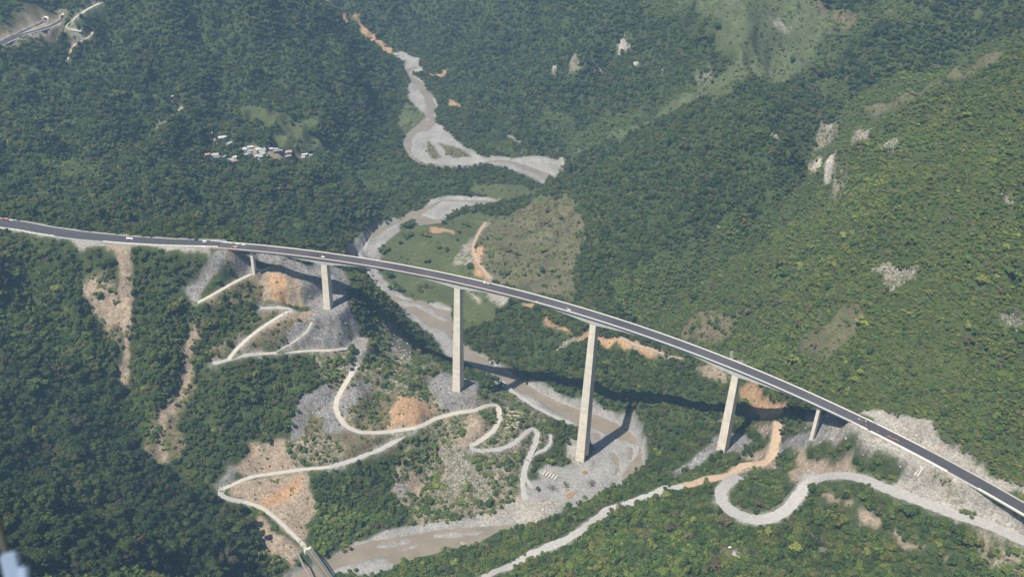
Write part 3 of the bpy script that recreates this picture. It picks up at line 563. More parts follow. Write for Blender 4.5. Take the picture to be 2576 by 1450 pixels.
 (2,vx(0,0,[(1800,800),(1980,805),(2150,850),(2300,880),(2430,900),(2400,1000),(2574,1100),(2574,1130),(2400,1150),(2200,1130),(2070,1060),(2130,1000),(2050,950),(1980,900),(1820,850)]),0),
 (6,vx(0,0,[(1850,1125),(2000,1125),(2150,1150),(2200,1160),(2240,1200),(2100,1200),(2000,1180),(1870,1165)]),0),
 (6,vx(0,0,[(1560,1150),(1640,1170),(1680,1200),(1600,1200)]),0),(6,vx(0,0,[(2250,1175),(2370,1180),(2330,1195),(2250,1190)]),0),
 (11,vx(0,0,[(150,95),(290,100),(340,160),(300,240),(220,210),(160,150)]),0),
 (5,vx(0,0,[(-60,230),(0,235),(150,262),(90,300),(0,335),(-60,350)]),0),(5,vx(0,0,[(330,100),(430,100),(480,60),(520,110),(500,125),(360,150)]),0),
 (11,vx(0,0,[(480,235),(640,262),(700,270),(560,300),(540,320),(470,260)]),0),
 (1,vx(0,0,[(330,1180),(520,1160),(780,1250),(760,1330),(500,1350),(300,1290)]),0),
 (9,vx(2,2,[(1100,290),(1420,290),(1440,420),(1300,450),(1180,410),(1100,390)]),0),
 (2,vx(0,0,[(350,960),(440,960),(430,1010),(350,1000)]),0),
]
for i, q, z in CV:
    if i == 10 and not z: cover(14 if q[0][0] < 1250 or q[0][0] > 2400 else 10, q, 2.0)
    else: cover(i, q, 1.0 if z else 1.7, z if z else None)
cover(14, vx(1,2,[(360,560),(560,420),(700,330),(780,420),(780,1010),(600,1060),(520,900),(420,900),(360,740)]), 3)
cover(6, vx(1,2,[(400,600),(470,590),(450,680),(400,690)]), 2); cover(6, vx(1,2,[(530,690),(640,690),(630,770),(560,850),(530,800)]), 2); cover(5, vx(1,2,[(410,740),(500,760),(480,850),(410,830)]), 2)
cover(6, vx(0,1,[(640,700),(740,720),(850,760),(880,860),(890,1000),(810,990),(740,930),(690,880)]), 3)
cover(14, vx(0,2,[(2150,440),(2300,420),(2420,330),(2576,380),(2640,480),(2576,560),(2300,600),(2230,600)]), 2)
cover(14, vx(0,1,[(2330,1200),(2640,1180),(2640,1480),(2500,1480),(2420,1350)]), 2)
cover(7, vx(1,2,[(430,90),(560,90),(700,140),(740,170),(620,280),(520,320),(340,330),(340,240),(410,180)]), 2.5)
cover(11, vx(1,2,[(200,30),(420,20),(430,100),(380,200),(330,330),(160,340),(60,260),(120,150)]), 2.5)
dT = np.min([near_line(t, MX, MY, 40)[0] for t in TUN], 0); COV[(dT < 24)] = 11; COV[dT < 10] = 6
COV[im] = 4; COV[wm] = 4
# ------------------------------------------------------------------ materials
def nd(nt, t, **kw):
    n = nt.nodes.new(t)
    for k, v in kw.items(): setattr(n, k, v)
    return n
def setin(n, **kw):
    for k, v in kw.items(): n.inputs[k.replace('_', ' ')].default_value = v
    return n
def new_mat(name, rough=.9, spec=.25):
    m = bpy.data.materials.new(name); m.use_nodes = True; b = m.node_tree.nodes['Principled BSDF']
    b.inputs['Roughness'].default_value = rough; b.inputs['Specular IOR Level'].default_value = spec
    return m, m.node_tree, b
def noise_ramp(nt, scale, lo, hi, detail=4, coord=None, stretch=None, rough=.6):
    tc = nd(nt, 'ShaderNodeNewGeometry'); src = tc.outputs['Position'] if coord is None else coord
    if stretch:
        mp = nd(nt, 'ShaderNodeMapping'); mp.inputs['Scale'].default_value = stretch; nt.links.new(src, mp.inputs[0]); src = mp.outputs[0]
    n = nd(nt, 'ShaderNodeTexNoise'); setin(n, Scale=scale, Detail=detail, Roughness=rough); nt.links.new(src, n.inputs['Vector'])
    r = nd(nt, 'ShaderNodeMapRange'); setin(r, From_Min=.3, From_Max=.7, To_Min=lo, To_Max=hi); nt.links.new(n.outputs[0], r.inputs[0])
    return r.outputs[0]
def mul(nt, col, f):
    m = nd(nt, 'ShaderNodeVectorMath', operation='SCALE'); nt.links.new(col, m.inputs[0]); nt.links.new(f, m.inputs['Scale']); return m.outputs[0]
def mixc(nt, f, a, b):
    m = nd(nt, 'ShaderNodeMix', data_type='RGBA')
    for s, v in ((m.inputs[0], f), (m.inputs[6], a), (m.inputs[7], b)):
        if isinstance(v, (int, float)): s.default_value = v
        elif isinstance(v, tuple): s.default_value = (*v, 1)
        else: nt.links.new(v, s)
    return m.outputs[2]
def simple(name, col, rough=.8, var=.15, scale=.6, spec=.3, metal=0.0, obj_coord=False):
    m, nt, b = new_mat(name, rough, spec); b.inputs['Metallic'].default_value = metal
    co = nd(nt, 'ShaderNodeTexCoord').outputs['Object'] if obj_coord else None
    v = noise_ramp(nt, scale, 1 - var, 1 + var, coord=co)
    rgb = nd(nt, 'ShaderNodeRGB'); rgb.outputs[0].default_value = (*col, 1)
    nt.links.new(mul(nt, rgb.outputs[0], v), b.inputs[0]); return m

def ground_material():
    m, nt, b = new_mat('ground', .95, .1)
    a = nd(nt, 'ShaderNodeAttribute', attribute_name='soil'); w = nd(nt, 'ShaderNodeAttribute', attribute_name='traits')
    sx = nd(nt, 'ShaderNodeSeparateColor'); nt.links.new(w.outputs[0], sx.inputs[0])   # r: stoniness, g: low growth, b: gullied rock
    col = a.outputs[0]
    col = mul(nt, col, noise_ramp(nt, .028, .76, 1.22, 6))
    col = mul(nt, col, noise_ramp(nt, .35, .78, 1.22, 5))
    # stones
    g = nd(nt, 'ShaderNodeNewGeometry'); vo = nd(nt, 'ShaderNodeTexVoronoi'); setin(vo, Scale=.55); nt.links.new(g.outputs['Position'], vo.inputs['Vector'])
    sv = nd(nt, 'ShaderNodeSeparateColor'); nt.links.new(vo.outputs['Color'], sv.inputs[0])
    rr = nd(nt, 'ShaderNodeMapRange'); setin(rr, From_Min=0, From_Max=1, To_Min=.6, To_Max=1.4); nt.links.new(sv.outputs[0], rr.inputs[0])
    col = mixc(nt, sx.outputs[0], col, mul(nt, col, rr.outputs[0]))
    # gullies running down slopes: noise squeezed sideways, long in z
    st = noise_ramp(nt, .22, .42, 1.38, 6, stretch=(1.2, 1.2, .12))
    col = mixc(nt, sx.outputs[2], col, mul(nt, col, st))
    warm = noise_ramp(nt, .045, 0, .55, 3); wl = nd(nt, 'ShaderNodeMath', operation='MULTIPLY'); nt.links.new(warm, wl.inputs[0]); nt.links.new(sx.outputs[2], wl.inputs[1])
    col = mixc(nt, wl.outputs[0], col, mixc(nt, .5, col, (.30, .20, .115)))
    # low growth in patches
    gp = noise_ramp(nt, .11, -.75, 1.35, 6, rough=.7); gs = nd(nt, 'ShaderNodeMath', operation='ADD', use_clamp=True); gm = nd(nt, 'ShaderNodeMath', operation='MULTIPLY')
    gm.inputs[1].default_value = 2.0; nt.links.new(sx.outputs[1], gm.inputs[0]); g2 = nd(nt, 'ShaderNodeMath', operation='SUBTRACT'); nt.links.new(gm.outputs[0], g2.inputs[0]); g2.inputs[1].default_value = 1.0
    nt.links.new(gp, gs.inputs[0]); nt.links.new(g2.outputs[0], gs.inputs[1])
    gk = nd(nt, 'ShaderNodeMath', operation='MULTIPLY', use_clamp=True); nt.links.new(gs.outputs[0], gk.inputs[0])
    g3 = nd(nt, 'ShaderNodeMath', operation='MULTIPLY', use_clamp=True); g3.inputs[1].default_value = 3; nt.links.new(sx.outputs[1], g3.inputs[0]); nt.links.new(g3.outputs[0], gk.inputs[1])
    green = mixc(nt, noise_ramp(nt, .3, 0, 1, 3), (.044, .064, .019), (.085, .105, .034))  # greens also darkened for the shadow between crowns
    col = mixc(nt, gk.outputs[0], col, green)
    nt.links.new(col, b.inputs[0])
    bn = nd(nt, 'ShaderNodeTexNoise'); setin(bn, Scale=.5, Detail=6, Roughness=.65); nt.links.new(g.outputs['Position'], bn.inputs['Vector'])
    bu = nd(nt, 'ShaderNodeBump'); setin(bu, Strength=.9, Distance=2.0); nt.links.new(bn.outputs[0], bu.inputs['Height']); nt.links.new(bu.outputs[0], b.inputs['Normal'])
    return m
#            soil colour            stones growth gullies
PAL = [((.040, .055, .018), .0, .55, .0), ((.050, .064, .024), .1, .7, .0), ((.088, .100, .042), .05, .45, .0), ((.128, .115, .064), .25, .36, .0),  # scrub hill soil darkened to put the shadow between crowns into colour
       ((.285, .272, .255), .35, .02, .0), ((.215, .212, .21), .75, .08, .7), ((.315, .25, .185), .35, .10, .75), ((.40, .255, .145), .3, .14, .6),
       ((.42, .39, .34), .8, .18, .8), ((.335, .308, .268), .6, .14, .35), ((.23, .205, .155), .8, .42, .35), ((.150, .122, .075), .4, .40, .3),
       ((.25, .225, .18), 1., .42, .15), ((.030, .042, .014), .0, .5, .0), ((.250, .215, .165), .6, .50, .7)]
pal = np.array([list(p[0]) + list(p[1:]) for p in PAL])
A = pal[COV]                                                # ny, nx, 6
A = np.stack([blur(A[..., k], 1) for k in range(6)], -1)
# steep ground in the forest shows some rock
ny, nx = HZ.shape
A[..., :3] = np.where(((COV == 3) & (MY > 1600))[..., None], np.array([.098, .116, .054]), A[..., :3])
verge = (1 - sst(ROADD - 9 * (fbm(MX, MY, 14, 401, 3) - .42), -1, 3.5))[..., None]
A[..., :3] = A[..., :3] * (1 - verge * .8) + verge * .8 * np.array([.30, .28, .25])
def grid_mesh(name, X, Y, Z, keep=None):
    h, w = X.shape; idx = np.arange(h * w).reshape(h, w)
    Fq = np.stack([idx[:-1, :-1], idx[:-1, 1:], idx[1:, 1:], idx[1:, :-1]], -1).reshape(-1, 4)
    V = np.c_[X.ravel(), Y.ravel(), Z.ravel()]
    if keep is not None:
        Fq = Fq[keep.ravel()[Fq].any(1)]; used, inv = np.unique(Fq, return_inverse=True); V = V[used]; Fq = inv.reshape(-1, 4)
    me = bpy.data.meshes.new(name); me.vertices.add(len(V)); me.vertices.foreach_set('co', V.astype(np.float32).ravel())
    me.loops.add(Fq.size); me.loops.foreach_set('vertex_index', Fq.ravel().astype(np.int32)); me.polygons.add(len(Fq))
    me.polygons.foreach_set('loop_start', np.arange(0, Fq.size, 4, dtype=np.int32)); me.update(calc_edges=True)
    me.polygons.foreach_set('use_smooth', np.ones(len(Fq), bool)); return me
def link(name, me, parent=None, kind=None, label=None, cat=None, group=None):
    o = bpy.data.objects.new(name, me); COL.objects.link(o)
    if parent is not None: o.parent = parent
    if kind: o['kind'] = kind
    if label: o['label'] = label
    if cat: o['category'] = cat
    if group: o['group'] = group
    return o
me = grid_mesh('ground', MX, MY, HZ)
for nm, sl in (('soil', slice(0, 3)), ('traits', slice(3, 6))):
    c = np.ones((ny * nx, 4), np.float32); c[:, :3] = A[..., sl].reshape(-1, 3)
    me.color_attributes.new(nm, 'FLOAT_COLOR', 'POINT').data.foreach_set('color', c.ravel())
me.materials.append(ground_material())
link('ground', me, kind='structure')

# river water
m, nt, b = new_mat('river_water', .14, .5)
v = noise_ramp(nt, .05, .88, 1.12, 4); rgb = nd(nt, 'ShaderNodeRGB'); rgb.outputs[0].default_value = (.215, .180, .137, 1)
nt.links.new(mul(nt, rgb.outputs[0], v), b.inputs[0])
g = nd(nt, 'ShaderNodeNewGeometry'); bn = nd(nt, 'ShaderNodeTexNoise'); setin(bn, Scale=.8, Detail=4); nt.links.new(g.outputs['Position'], bn.inputs['Vector'])
bu = nd(nt, 'ShaderNodeBump'); setin(bu, Strength=.4, Distance=.4); nt.links.new(bn.outputs[0], bu.inputs['Height']); nt.links.new(bu.outputs[0], b.inputs['Normal'])
me = grid_mesh('river', MX, MY, RZ, (hw > .02) & (RD < 260)); me.materials.append(m); link('river', me, kind='structure')
# puddles and side pools
def prism_poly(pts, z0, z1):
    n = len(pts); V = [(x, y, z1) for x, y in pts] + [(x, y, z0) for x, y in pts]
    F = [list(range(n))] + [[i, n + i, n + (i + 1) % n, (i + 1) % n] for i in range(n)]
    me = bpy.data.meshes.new('m'); me.from_pydata(V, [], F); return me
def pool(name, sheet, px, col):
    a = np.array(vx(*sheet, px)); w = hit(a[:, 0], a[:, 1]); z = float(np.median(w[:, 2]))
    ms = simple(name, col, .15, .1, .2, .5)
    k = np.linspace(0, 1, 5)[:-1]; q = []
    for i in range(len(w)):
        p0, p1, p2, p3 = [w[(i + j) % len(w), :2] for j in (-1, 0, 1, 2)]
        for t in k: q.append(.5 * ((2 * p1) + (-p0 + p2) * t + (2 * p0 - 5 * p1 + 4 * p2 - p3) * t * t + (-p0 + 3 * p1 - 3 * p2 + p3) * t ** 3))
    q = np.array(q); zz = max(float(zat(q[:, 0], q[:, 1]).max()) + .03, z)
    me = prism_poly([tuple(p) for p in q], zz - 1.2, zz); me.materials.append(ms); link(name, me, kind='structure')
pool('water_pool', (1,2), [(1690,830),(1720,815),(1778,802),(1760,822),(1740,850),(1710,858),(1695,845)], (.30, .19, .085))
pool('water_pool', (1,2), [(1818,655),(1835,646),(1853,655),(1850,672),(1828,672)], (.26, .17, .085))

# roads
asph = simple('asphalt', (.058, .056, .062), .85, .12, .12)
conc = simple('concrete', (.42, .385, .325), .9, .10, .25)
grav = simple('road_gravel', (.335, .32, .30), .95, .16, .35)
dirt = simple('road_dirt', (.40, .285, .19), .95, .16, .3)
lightc = simple('parapet_concrete', (.62, .59, .53), .85, .07, .3)
def ribbon(pl, w, dz=.12, thick=.5, wob=0.0):
    pl = np.asarray(pl, float); t = np.gradient(pl[:, :2], axis=0); t /= np.linalg.norm(t, axis=1)[:, None] + 1e-9; n = np.c_[-t[:, 1], t[:, 0]]
    w = np.broadcast_to(np.asarray(w, float), (len(pl),)).copy()
    a = pl[:, :2] + n * (w / 2 + wob * (rng.random(len(pl)) - .5))[:, None]; c = pl[:, :2] - n * (w / 2 + wob * (rng.random(len(pl)) - .5))[:, None]
    V = []; F = []
    for k in range(len(pl)):
        V += [(*a[k], pl[k, 2] + dz), (*c[k], pl[k, 2] + dz), (*a[k], pl[k, 2] + dz - thick), (*c[k], pl[k, 2] + dz - thick)]
    for i in range(len(pl) - 1):
        o = 4 * i; F += [(o, o + 4, o + 5, o + 1), (o, o + 2, o + 6, o + 4), (o + 1, o + 5, o + 7, o + 3)]
    F += [(0, 1, 3, 2), (len(V) - 4, len(V) - 2, len(V) - 1, len(V) - 3)]
    me = bpy.data.meshes.new('ribbon'); me.from_pydata(V, [], F); return me
for i, (k, w, pl) in enumerate(roads):
    me = ribbon(pl, w, .10 + .006 * i, .6, .7 if k == 'concrete' else 2.0); me.materials.append({'concrete': conc, 'gravel': grav, 'dirt': dirt}[k])
    link('access_road', me, kind='structure')
ww = np.interp(np.arange(len(hw_w)), [0, len(hw_w) * .5, len(hw_w) - 1], [22, 18, 13.8])
me = ribbon(hw_w, ww + 5, .02, .9); me.materials.append(grav); link('highway_shoulder', me, kind='structure')
me = ribbon(hw_w, ww, .2, .3); me.materials.append(asph); link('highway', me, kind='structure')
me = ribbon(hw_e, 18.5, .02, .9); me.materials.append(simple('shoulder_scree', (.40, .37, .32), .95, .15, .5)); link('highway_shoulder', me, kind='structure')
me = ribbon(hw_e, 14.1, .2, .3); me.materials.append(asph); link('highway', me, kind='structure')
for t in TUN:
    me = ribbon(t, 15, .02, .6); me.materials.append(grav); link('highway_shoulder', me, kind='structure')
    me = ribbon(t, 9.5, .2, .3); me.materials.append(asph); link('highway', me, kind='structure')
# ------------------------------------------------------------------ trees and forest
def leaf_material(name, var=.3):
    m, nt, b = new_mat(name, .7, .15)
    t = nd(nt, 'ShaderNodeAttribute', attribute_name='tint', attribute_type='INSTANCER')
    l = nd(nt, 'ShaderNodeAttribute', attribute_name='leaf', attribute_type='GEOMETRY')
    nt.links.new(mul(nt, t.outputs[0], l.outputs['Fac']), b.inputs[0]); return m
leafm = leaf_material('foliage'); barkm = simple('bark', (.13, .11, .085), .95, .2, 1.5)
def ico(sub):
    bm = bmesh.new(); bmesh.ops.create_icosphere(bm, subdivisions=sub, radius=1)
    V = np.array([v.co[:] for v in bm.verts]); F = [tuple(v.index for v in f.verts) for f in bm.faces]; bm.free(); return V, F
ICO1, ICO2 = ico(1), ico(2)
def crown_mesh(name, seed, n_leaf, lobes, flat=.75, spread=.55, leaf=.17, core=True, wide=1.0):
    r = np.random.default_rng(seed); V = []; F = []; L = []
    C = [(0, 0, 0)] + [tuple(np.r_[r.normal(0, spread, 2) * .75, r.normal(0, .28)]) for _ in range(lobes)]
    R = [.62] + list(r.uniform(.32, .55, lobes))
    def add(v, f, br):
        o = len(V); V.extend(v.tolist()); F.extend([tuple(o + i for i in q) for q in f]); L.extend(np.broadcast_to(br, (len(v),)).tolist())
    if core:
        for c, q in zip(C, R):
            v = ICO1[0] * q * .86 * (1 + .22 * r.standard_normal((len(ICO1[0]), 1))) + c; add(v * [wide, wide, flat], ICO1[1], .62 + .2 * r.random(len(v)))  # inner lumps added to block light, crown's inner shade put into their colour
    for k in range(n_leaf):
        i = r.integers(len(C)); d = r.standard_normal(3); d /= np.linalg.norm(d); d[2] = abs(d[2]) * .9 - .12 if r.random() < .8 else d[2]
        c = np.array(C[i]) + d * R[i] * r.uniform(.78, 1.12)
        nrm = d + .7 * r.standard_normal(3); nrm /= np.linalg.norm(nrm); t = np.cross(nrm, [0, 0, 1.0]); t /= np.linalg.norm(t) + 1e-6; bb = np.cross(nrm, t)
        s = leaf * r.uniform(.6, 1.3); v = np.array([c + t * s, c + bb * s * .8 + nrm * s * .25, c - t * s, c - bb * s * .8]); v[:, :2] *= wide; v[:, 2] *= flat
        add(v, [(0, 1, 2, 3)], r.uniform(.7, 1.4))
    me = bpy.data.meshes.new(name); me.from_pydata(V, [], F)
    me.attributes.new('leaf', 'FLOAT', 'POINT').data.foreach_set('value', np.array(L, np.float32)); me.materials.append(leafm); return me
def cyl(V, F, a, b, ra, rb, n=6):
    a = np.array(a, float); b = np.array(b, float); d = b - a; d /= np.linalg.norm(d) + 1e-9; t = np.cross(d, [.3, .9, .1]); t /= np.linalg.norm(t); u = np.cross(d, t); o = len(V)
    for c, r in ((a, ra), (b, rb)):
        for k in range(n):
            g = 2 * math.pi * k / n; V.append(tuple(c + r * (math.cos(g) * t + math.sin(g) * u)))
    F += [(o + k, o + (k + 1) % n, o + n + (k + 1) % n, o + n + k) for k in range(n)] + [tuple(range(o + n, o + 2 * n)), tuple(reversed(range(o, o + n)))]
def trunk_mesh(seed, h=1.0, bare=False):
    r = np.random.default_rng(seed); V = []; F = []
    cyl(V, F, (0, 0, -.5), (.02, 0, h * .55), .085, .06); cyl(V, F, (.02, 0, h * .55), (0, .05, h), .06, .03)
    for k in range(14 if bare else 4):
        g = r.random() * 6.28; z = r.uniform(.4, .95) * h; l = r.uniform(.5, .95) * (1 if bare else .6)
        e = (math.cos(g) * l, math.sin(g) * l, z + l * r.uniform(.4, .9)); cyl(V, F, (0, 0, z), e, .035, .012, 4)
        if bare:
            for q in range(4):
                e2 = np.array(e) * r.uniform(.7, 1) + r.normal(0, .22, 3) + [0, 0, .2]; cyl(V, F, np.array(e) * .7 + np.array([0, 0, z]) * .3, e2, .016, .006, 3)
    me = bpy.data.meshes.new('trunk'); me.from_pydata(V, [], F); me.materials.append(barkm); return me
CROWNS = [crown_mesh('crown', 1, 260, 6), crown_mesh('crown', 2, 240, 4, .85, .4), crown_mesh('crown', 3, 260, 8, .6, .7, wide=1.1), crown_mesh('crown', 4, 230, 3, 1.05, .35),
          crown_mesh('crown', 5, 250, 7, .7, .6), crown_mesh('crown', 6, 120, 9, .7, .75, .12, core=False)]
CROWN_H = [.95, 1.0, .8, 1.2, .85, .9]
# colour of a crown
HUES = np.array([(.074, .108, .020), (.048, .080, .019), (.100, .134, .026), (.112, .118, .027), (.118, .098, .048), (.135, .125, .092), (.165, .185, .038), (.085, .062, .035)])
def tint_for(n, w, r):
    k = r.choice(len(HUES), n, p=np.array(w) / sum(w)); return HUES[k] * r.uniform(.78, 1.22, (n, 1)), k
def scatter(sp, x0, x1, y0, y1, seed):
    r = np.random.default_rng(seed); gx, gy = np.meshgrid(np.arange(x0, x1, sp), np.arange(y0, y1, sp))
    x = (gx + r.uniform(-.5, .5, gx.shape) * sp).ravel(); y = (gy + r.uniform(-.5, .5, gx.shape) * sp).ravel()
    z = zat(x, y); u, v, w = project(np.c_[x, y, z]); k = (u > -170) & (u < IW + 170) & (v > -110) & (v < IH + 150)
    return x[k], y[k], z[k]
def near_idx(x, y): return np.clip(np.searchsorted(GY, y), 0, ny - 1), np.clip(np.searchsorted(GX, x), 0, nx - 1)
pts = []                                                     # x y z scale rx rz pick r g b
KEEP_DECK = np.minimum(near_line(deck(np.linspace(-10, 860, 60))[0], MX, MY, 40)[0], 1e9)
gy_, gx_ = np.gradient(HZ, GY, GX); STEEP = np.sqrt(1 + np.minimum(gx_ ** 2 + gy_ ** 2, 9))
def sow(sp, y0, y1, covers, dens, smin, smax, weights, seed, picks=(0, 1, 2, 3, 4), clear=1.0, again=True):
    if again: sow(sp, y0, y1, covers, dens, smin, smax, weights, seed + 40, picks, clear, False)
    x, y, z = scatter(sp, -1150, 1150, y0, y1, seed)
    if not again:
        j, i = near_idx(x, y); k = np.random.default_rng(seed).random(len(x)) < STEEP[j, i] - 1.12; x, y, z = x[k], y[k], z[k]
    r = np.random.default_rng(seed + 500); j, i = near_idx(x, y)
    c = COV[j, i]; ok = np.isin(c, covers)
    patch = fbm(x, y, 60, 900, 3)
    s = (smin + (smax - smin) * r.random(len(x)) ** 1.5) * (.62 + .85 * patch)
    ok &= (c == 13) | (c == 0) | (c == 14) | (r.random(len(x)) < .35 + 1.5 * fbm(x, y, 26, 911, 2)) if sp < 12 else True
    ok &= r.random(len(x)) < dens
    ok &= (ROADD[j, i] > s * .8 * clear + .8)
    ok &= ~((RD[j, i] < 200) & (z < RZ[j, i] + .3))
    if smin > 1.2 and dens > .3:                            # leave clearings clear: no trunk within a crown's reach of open ground
        for ax, ay in ((1, 0), (-1, 0), (0, 1), (0, -1)):
            j2, i2 = near_idx(x + ax * s * .75, y + ay * s * .75); ok &= ~(np.isin(COV[j2, i2], (4, 5, 6, 7, 9)) & np.isin(c, (0, 1, 13)))
    hdk = KEEP_DECK[j, i]; ok &= ~((hdk < 13) & (z > 208))
    x, y, z, s, patch = x[ok], y[ok], z[ok], s[ok], patch[ok]; n = len(x)
    t, k = tint_for(n, weights, r); t2 = t * (.72 + .6 * fbm(x, y, 160, 301, 3)[:, None]) * np.where(c[ok] == 13, .46, np.where((c[ok] == 0) & (y < 900), 1.0, np.where(c[ok] == 0, .68, 1.12)))[:, None]  # darker leaves, deepened further to put slope shade into the forest tint
    pk = r.choice(picks, n); pk = np.where(k == 5, 5, pk)
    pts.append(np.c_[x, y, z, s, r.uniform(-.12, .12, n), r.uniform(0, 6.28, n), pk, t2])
#     mid  dark yel  oliv brn  grey bright red
sow(6.2, 520, 1700, (0,), .93, 3.2, 5.6, (5, 5, 2.2, 2.4, .35, .5, .12, .03), 101)
sow(6.6, 1700, 3300, (0,), .93, 2.8, 5.8, (5, 5, 2, 2.4, .4, .7, .1, .03), 102)
sow(7.4, 430, 1200, (13,), .95, 4.4, 8.4, (4, 6, 1.8, 1.2, .3, .2, .08, .02), 103)
sow(3.5, 520, 1700, (1,), .92, 1.3, 3.3, (5, 2.6, 3.4, 4, .55, .4, .22, .03), 104)
sow(5.0, 1700, 2700, (1,), .88, 1.8, 3.8, (4, 2.6, 3.4, 4.4, .5, .6, .1, .02), 105)
sow(6.4, 520, 1500, (14,), .62, 2.2, 4.6, (5, 4, 3, 3, .7, .4, .15, .1), 119)
sow(3.4, 520, 1500, (14,), .45, .8, 1.8, (4, 3, 3, 3, .7, .4, .15, .1), 120)
sow(21, 430, 3000, (0, 13), .55, 6.2, 9.5, (4, 5, 2, 3, .4, .5, .3, .05), 131, again=False)
sow(19, 520, 1700, (1,), .4, 3.8, 5.8, (5, 4, 3, 2, .6, .5, .5, .05), 106)
sow(3.6, 520, 1900, (11, 10), .42, .8, 2.2, (3, 2, 3, 4, 1.2, .5, .1, .05), 107)
sow(4.5, 520, 2300, (3,), .32, .8, 2.6, (3, 2, 3, 4, 1.2, .8, .1, .1), 117)
sow(7.5, 520, 1500, (10, 11), .5, 2.4, 4.6, (4, 4, 3, 3, .6, .6, .1, .1), 110)
sow(4.0, 520, 1500, (12, 6, 5, 7), .10, .7, 1.8, (4, 3, 3, 3, .6, .5, .1, .1), 108)
sow(9, 520, 3000, (2, 3), .17, 1.4, 3.6, (4, 4, 3, 3, .5, .6, .3, .1), 109)
pts = np.concatenate(pts)
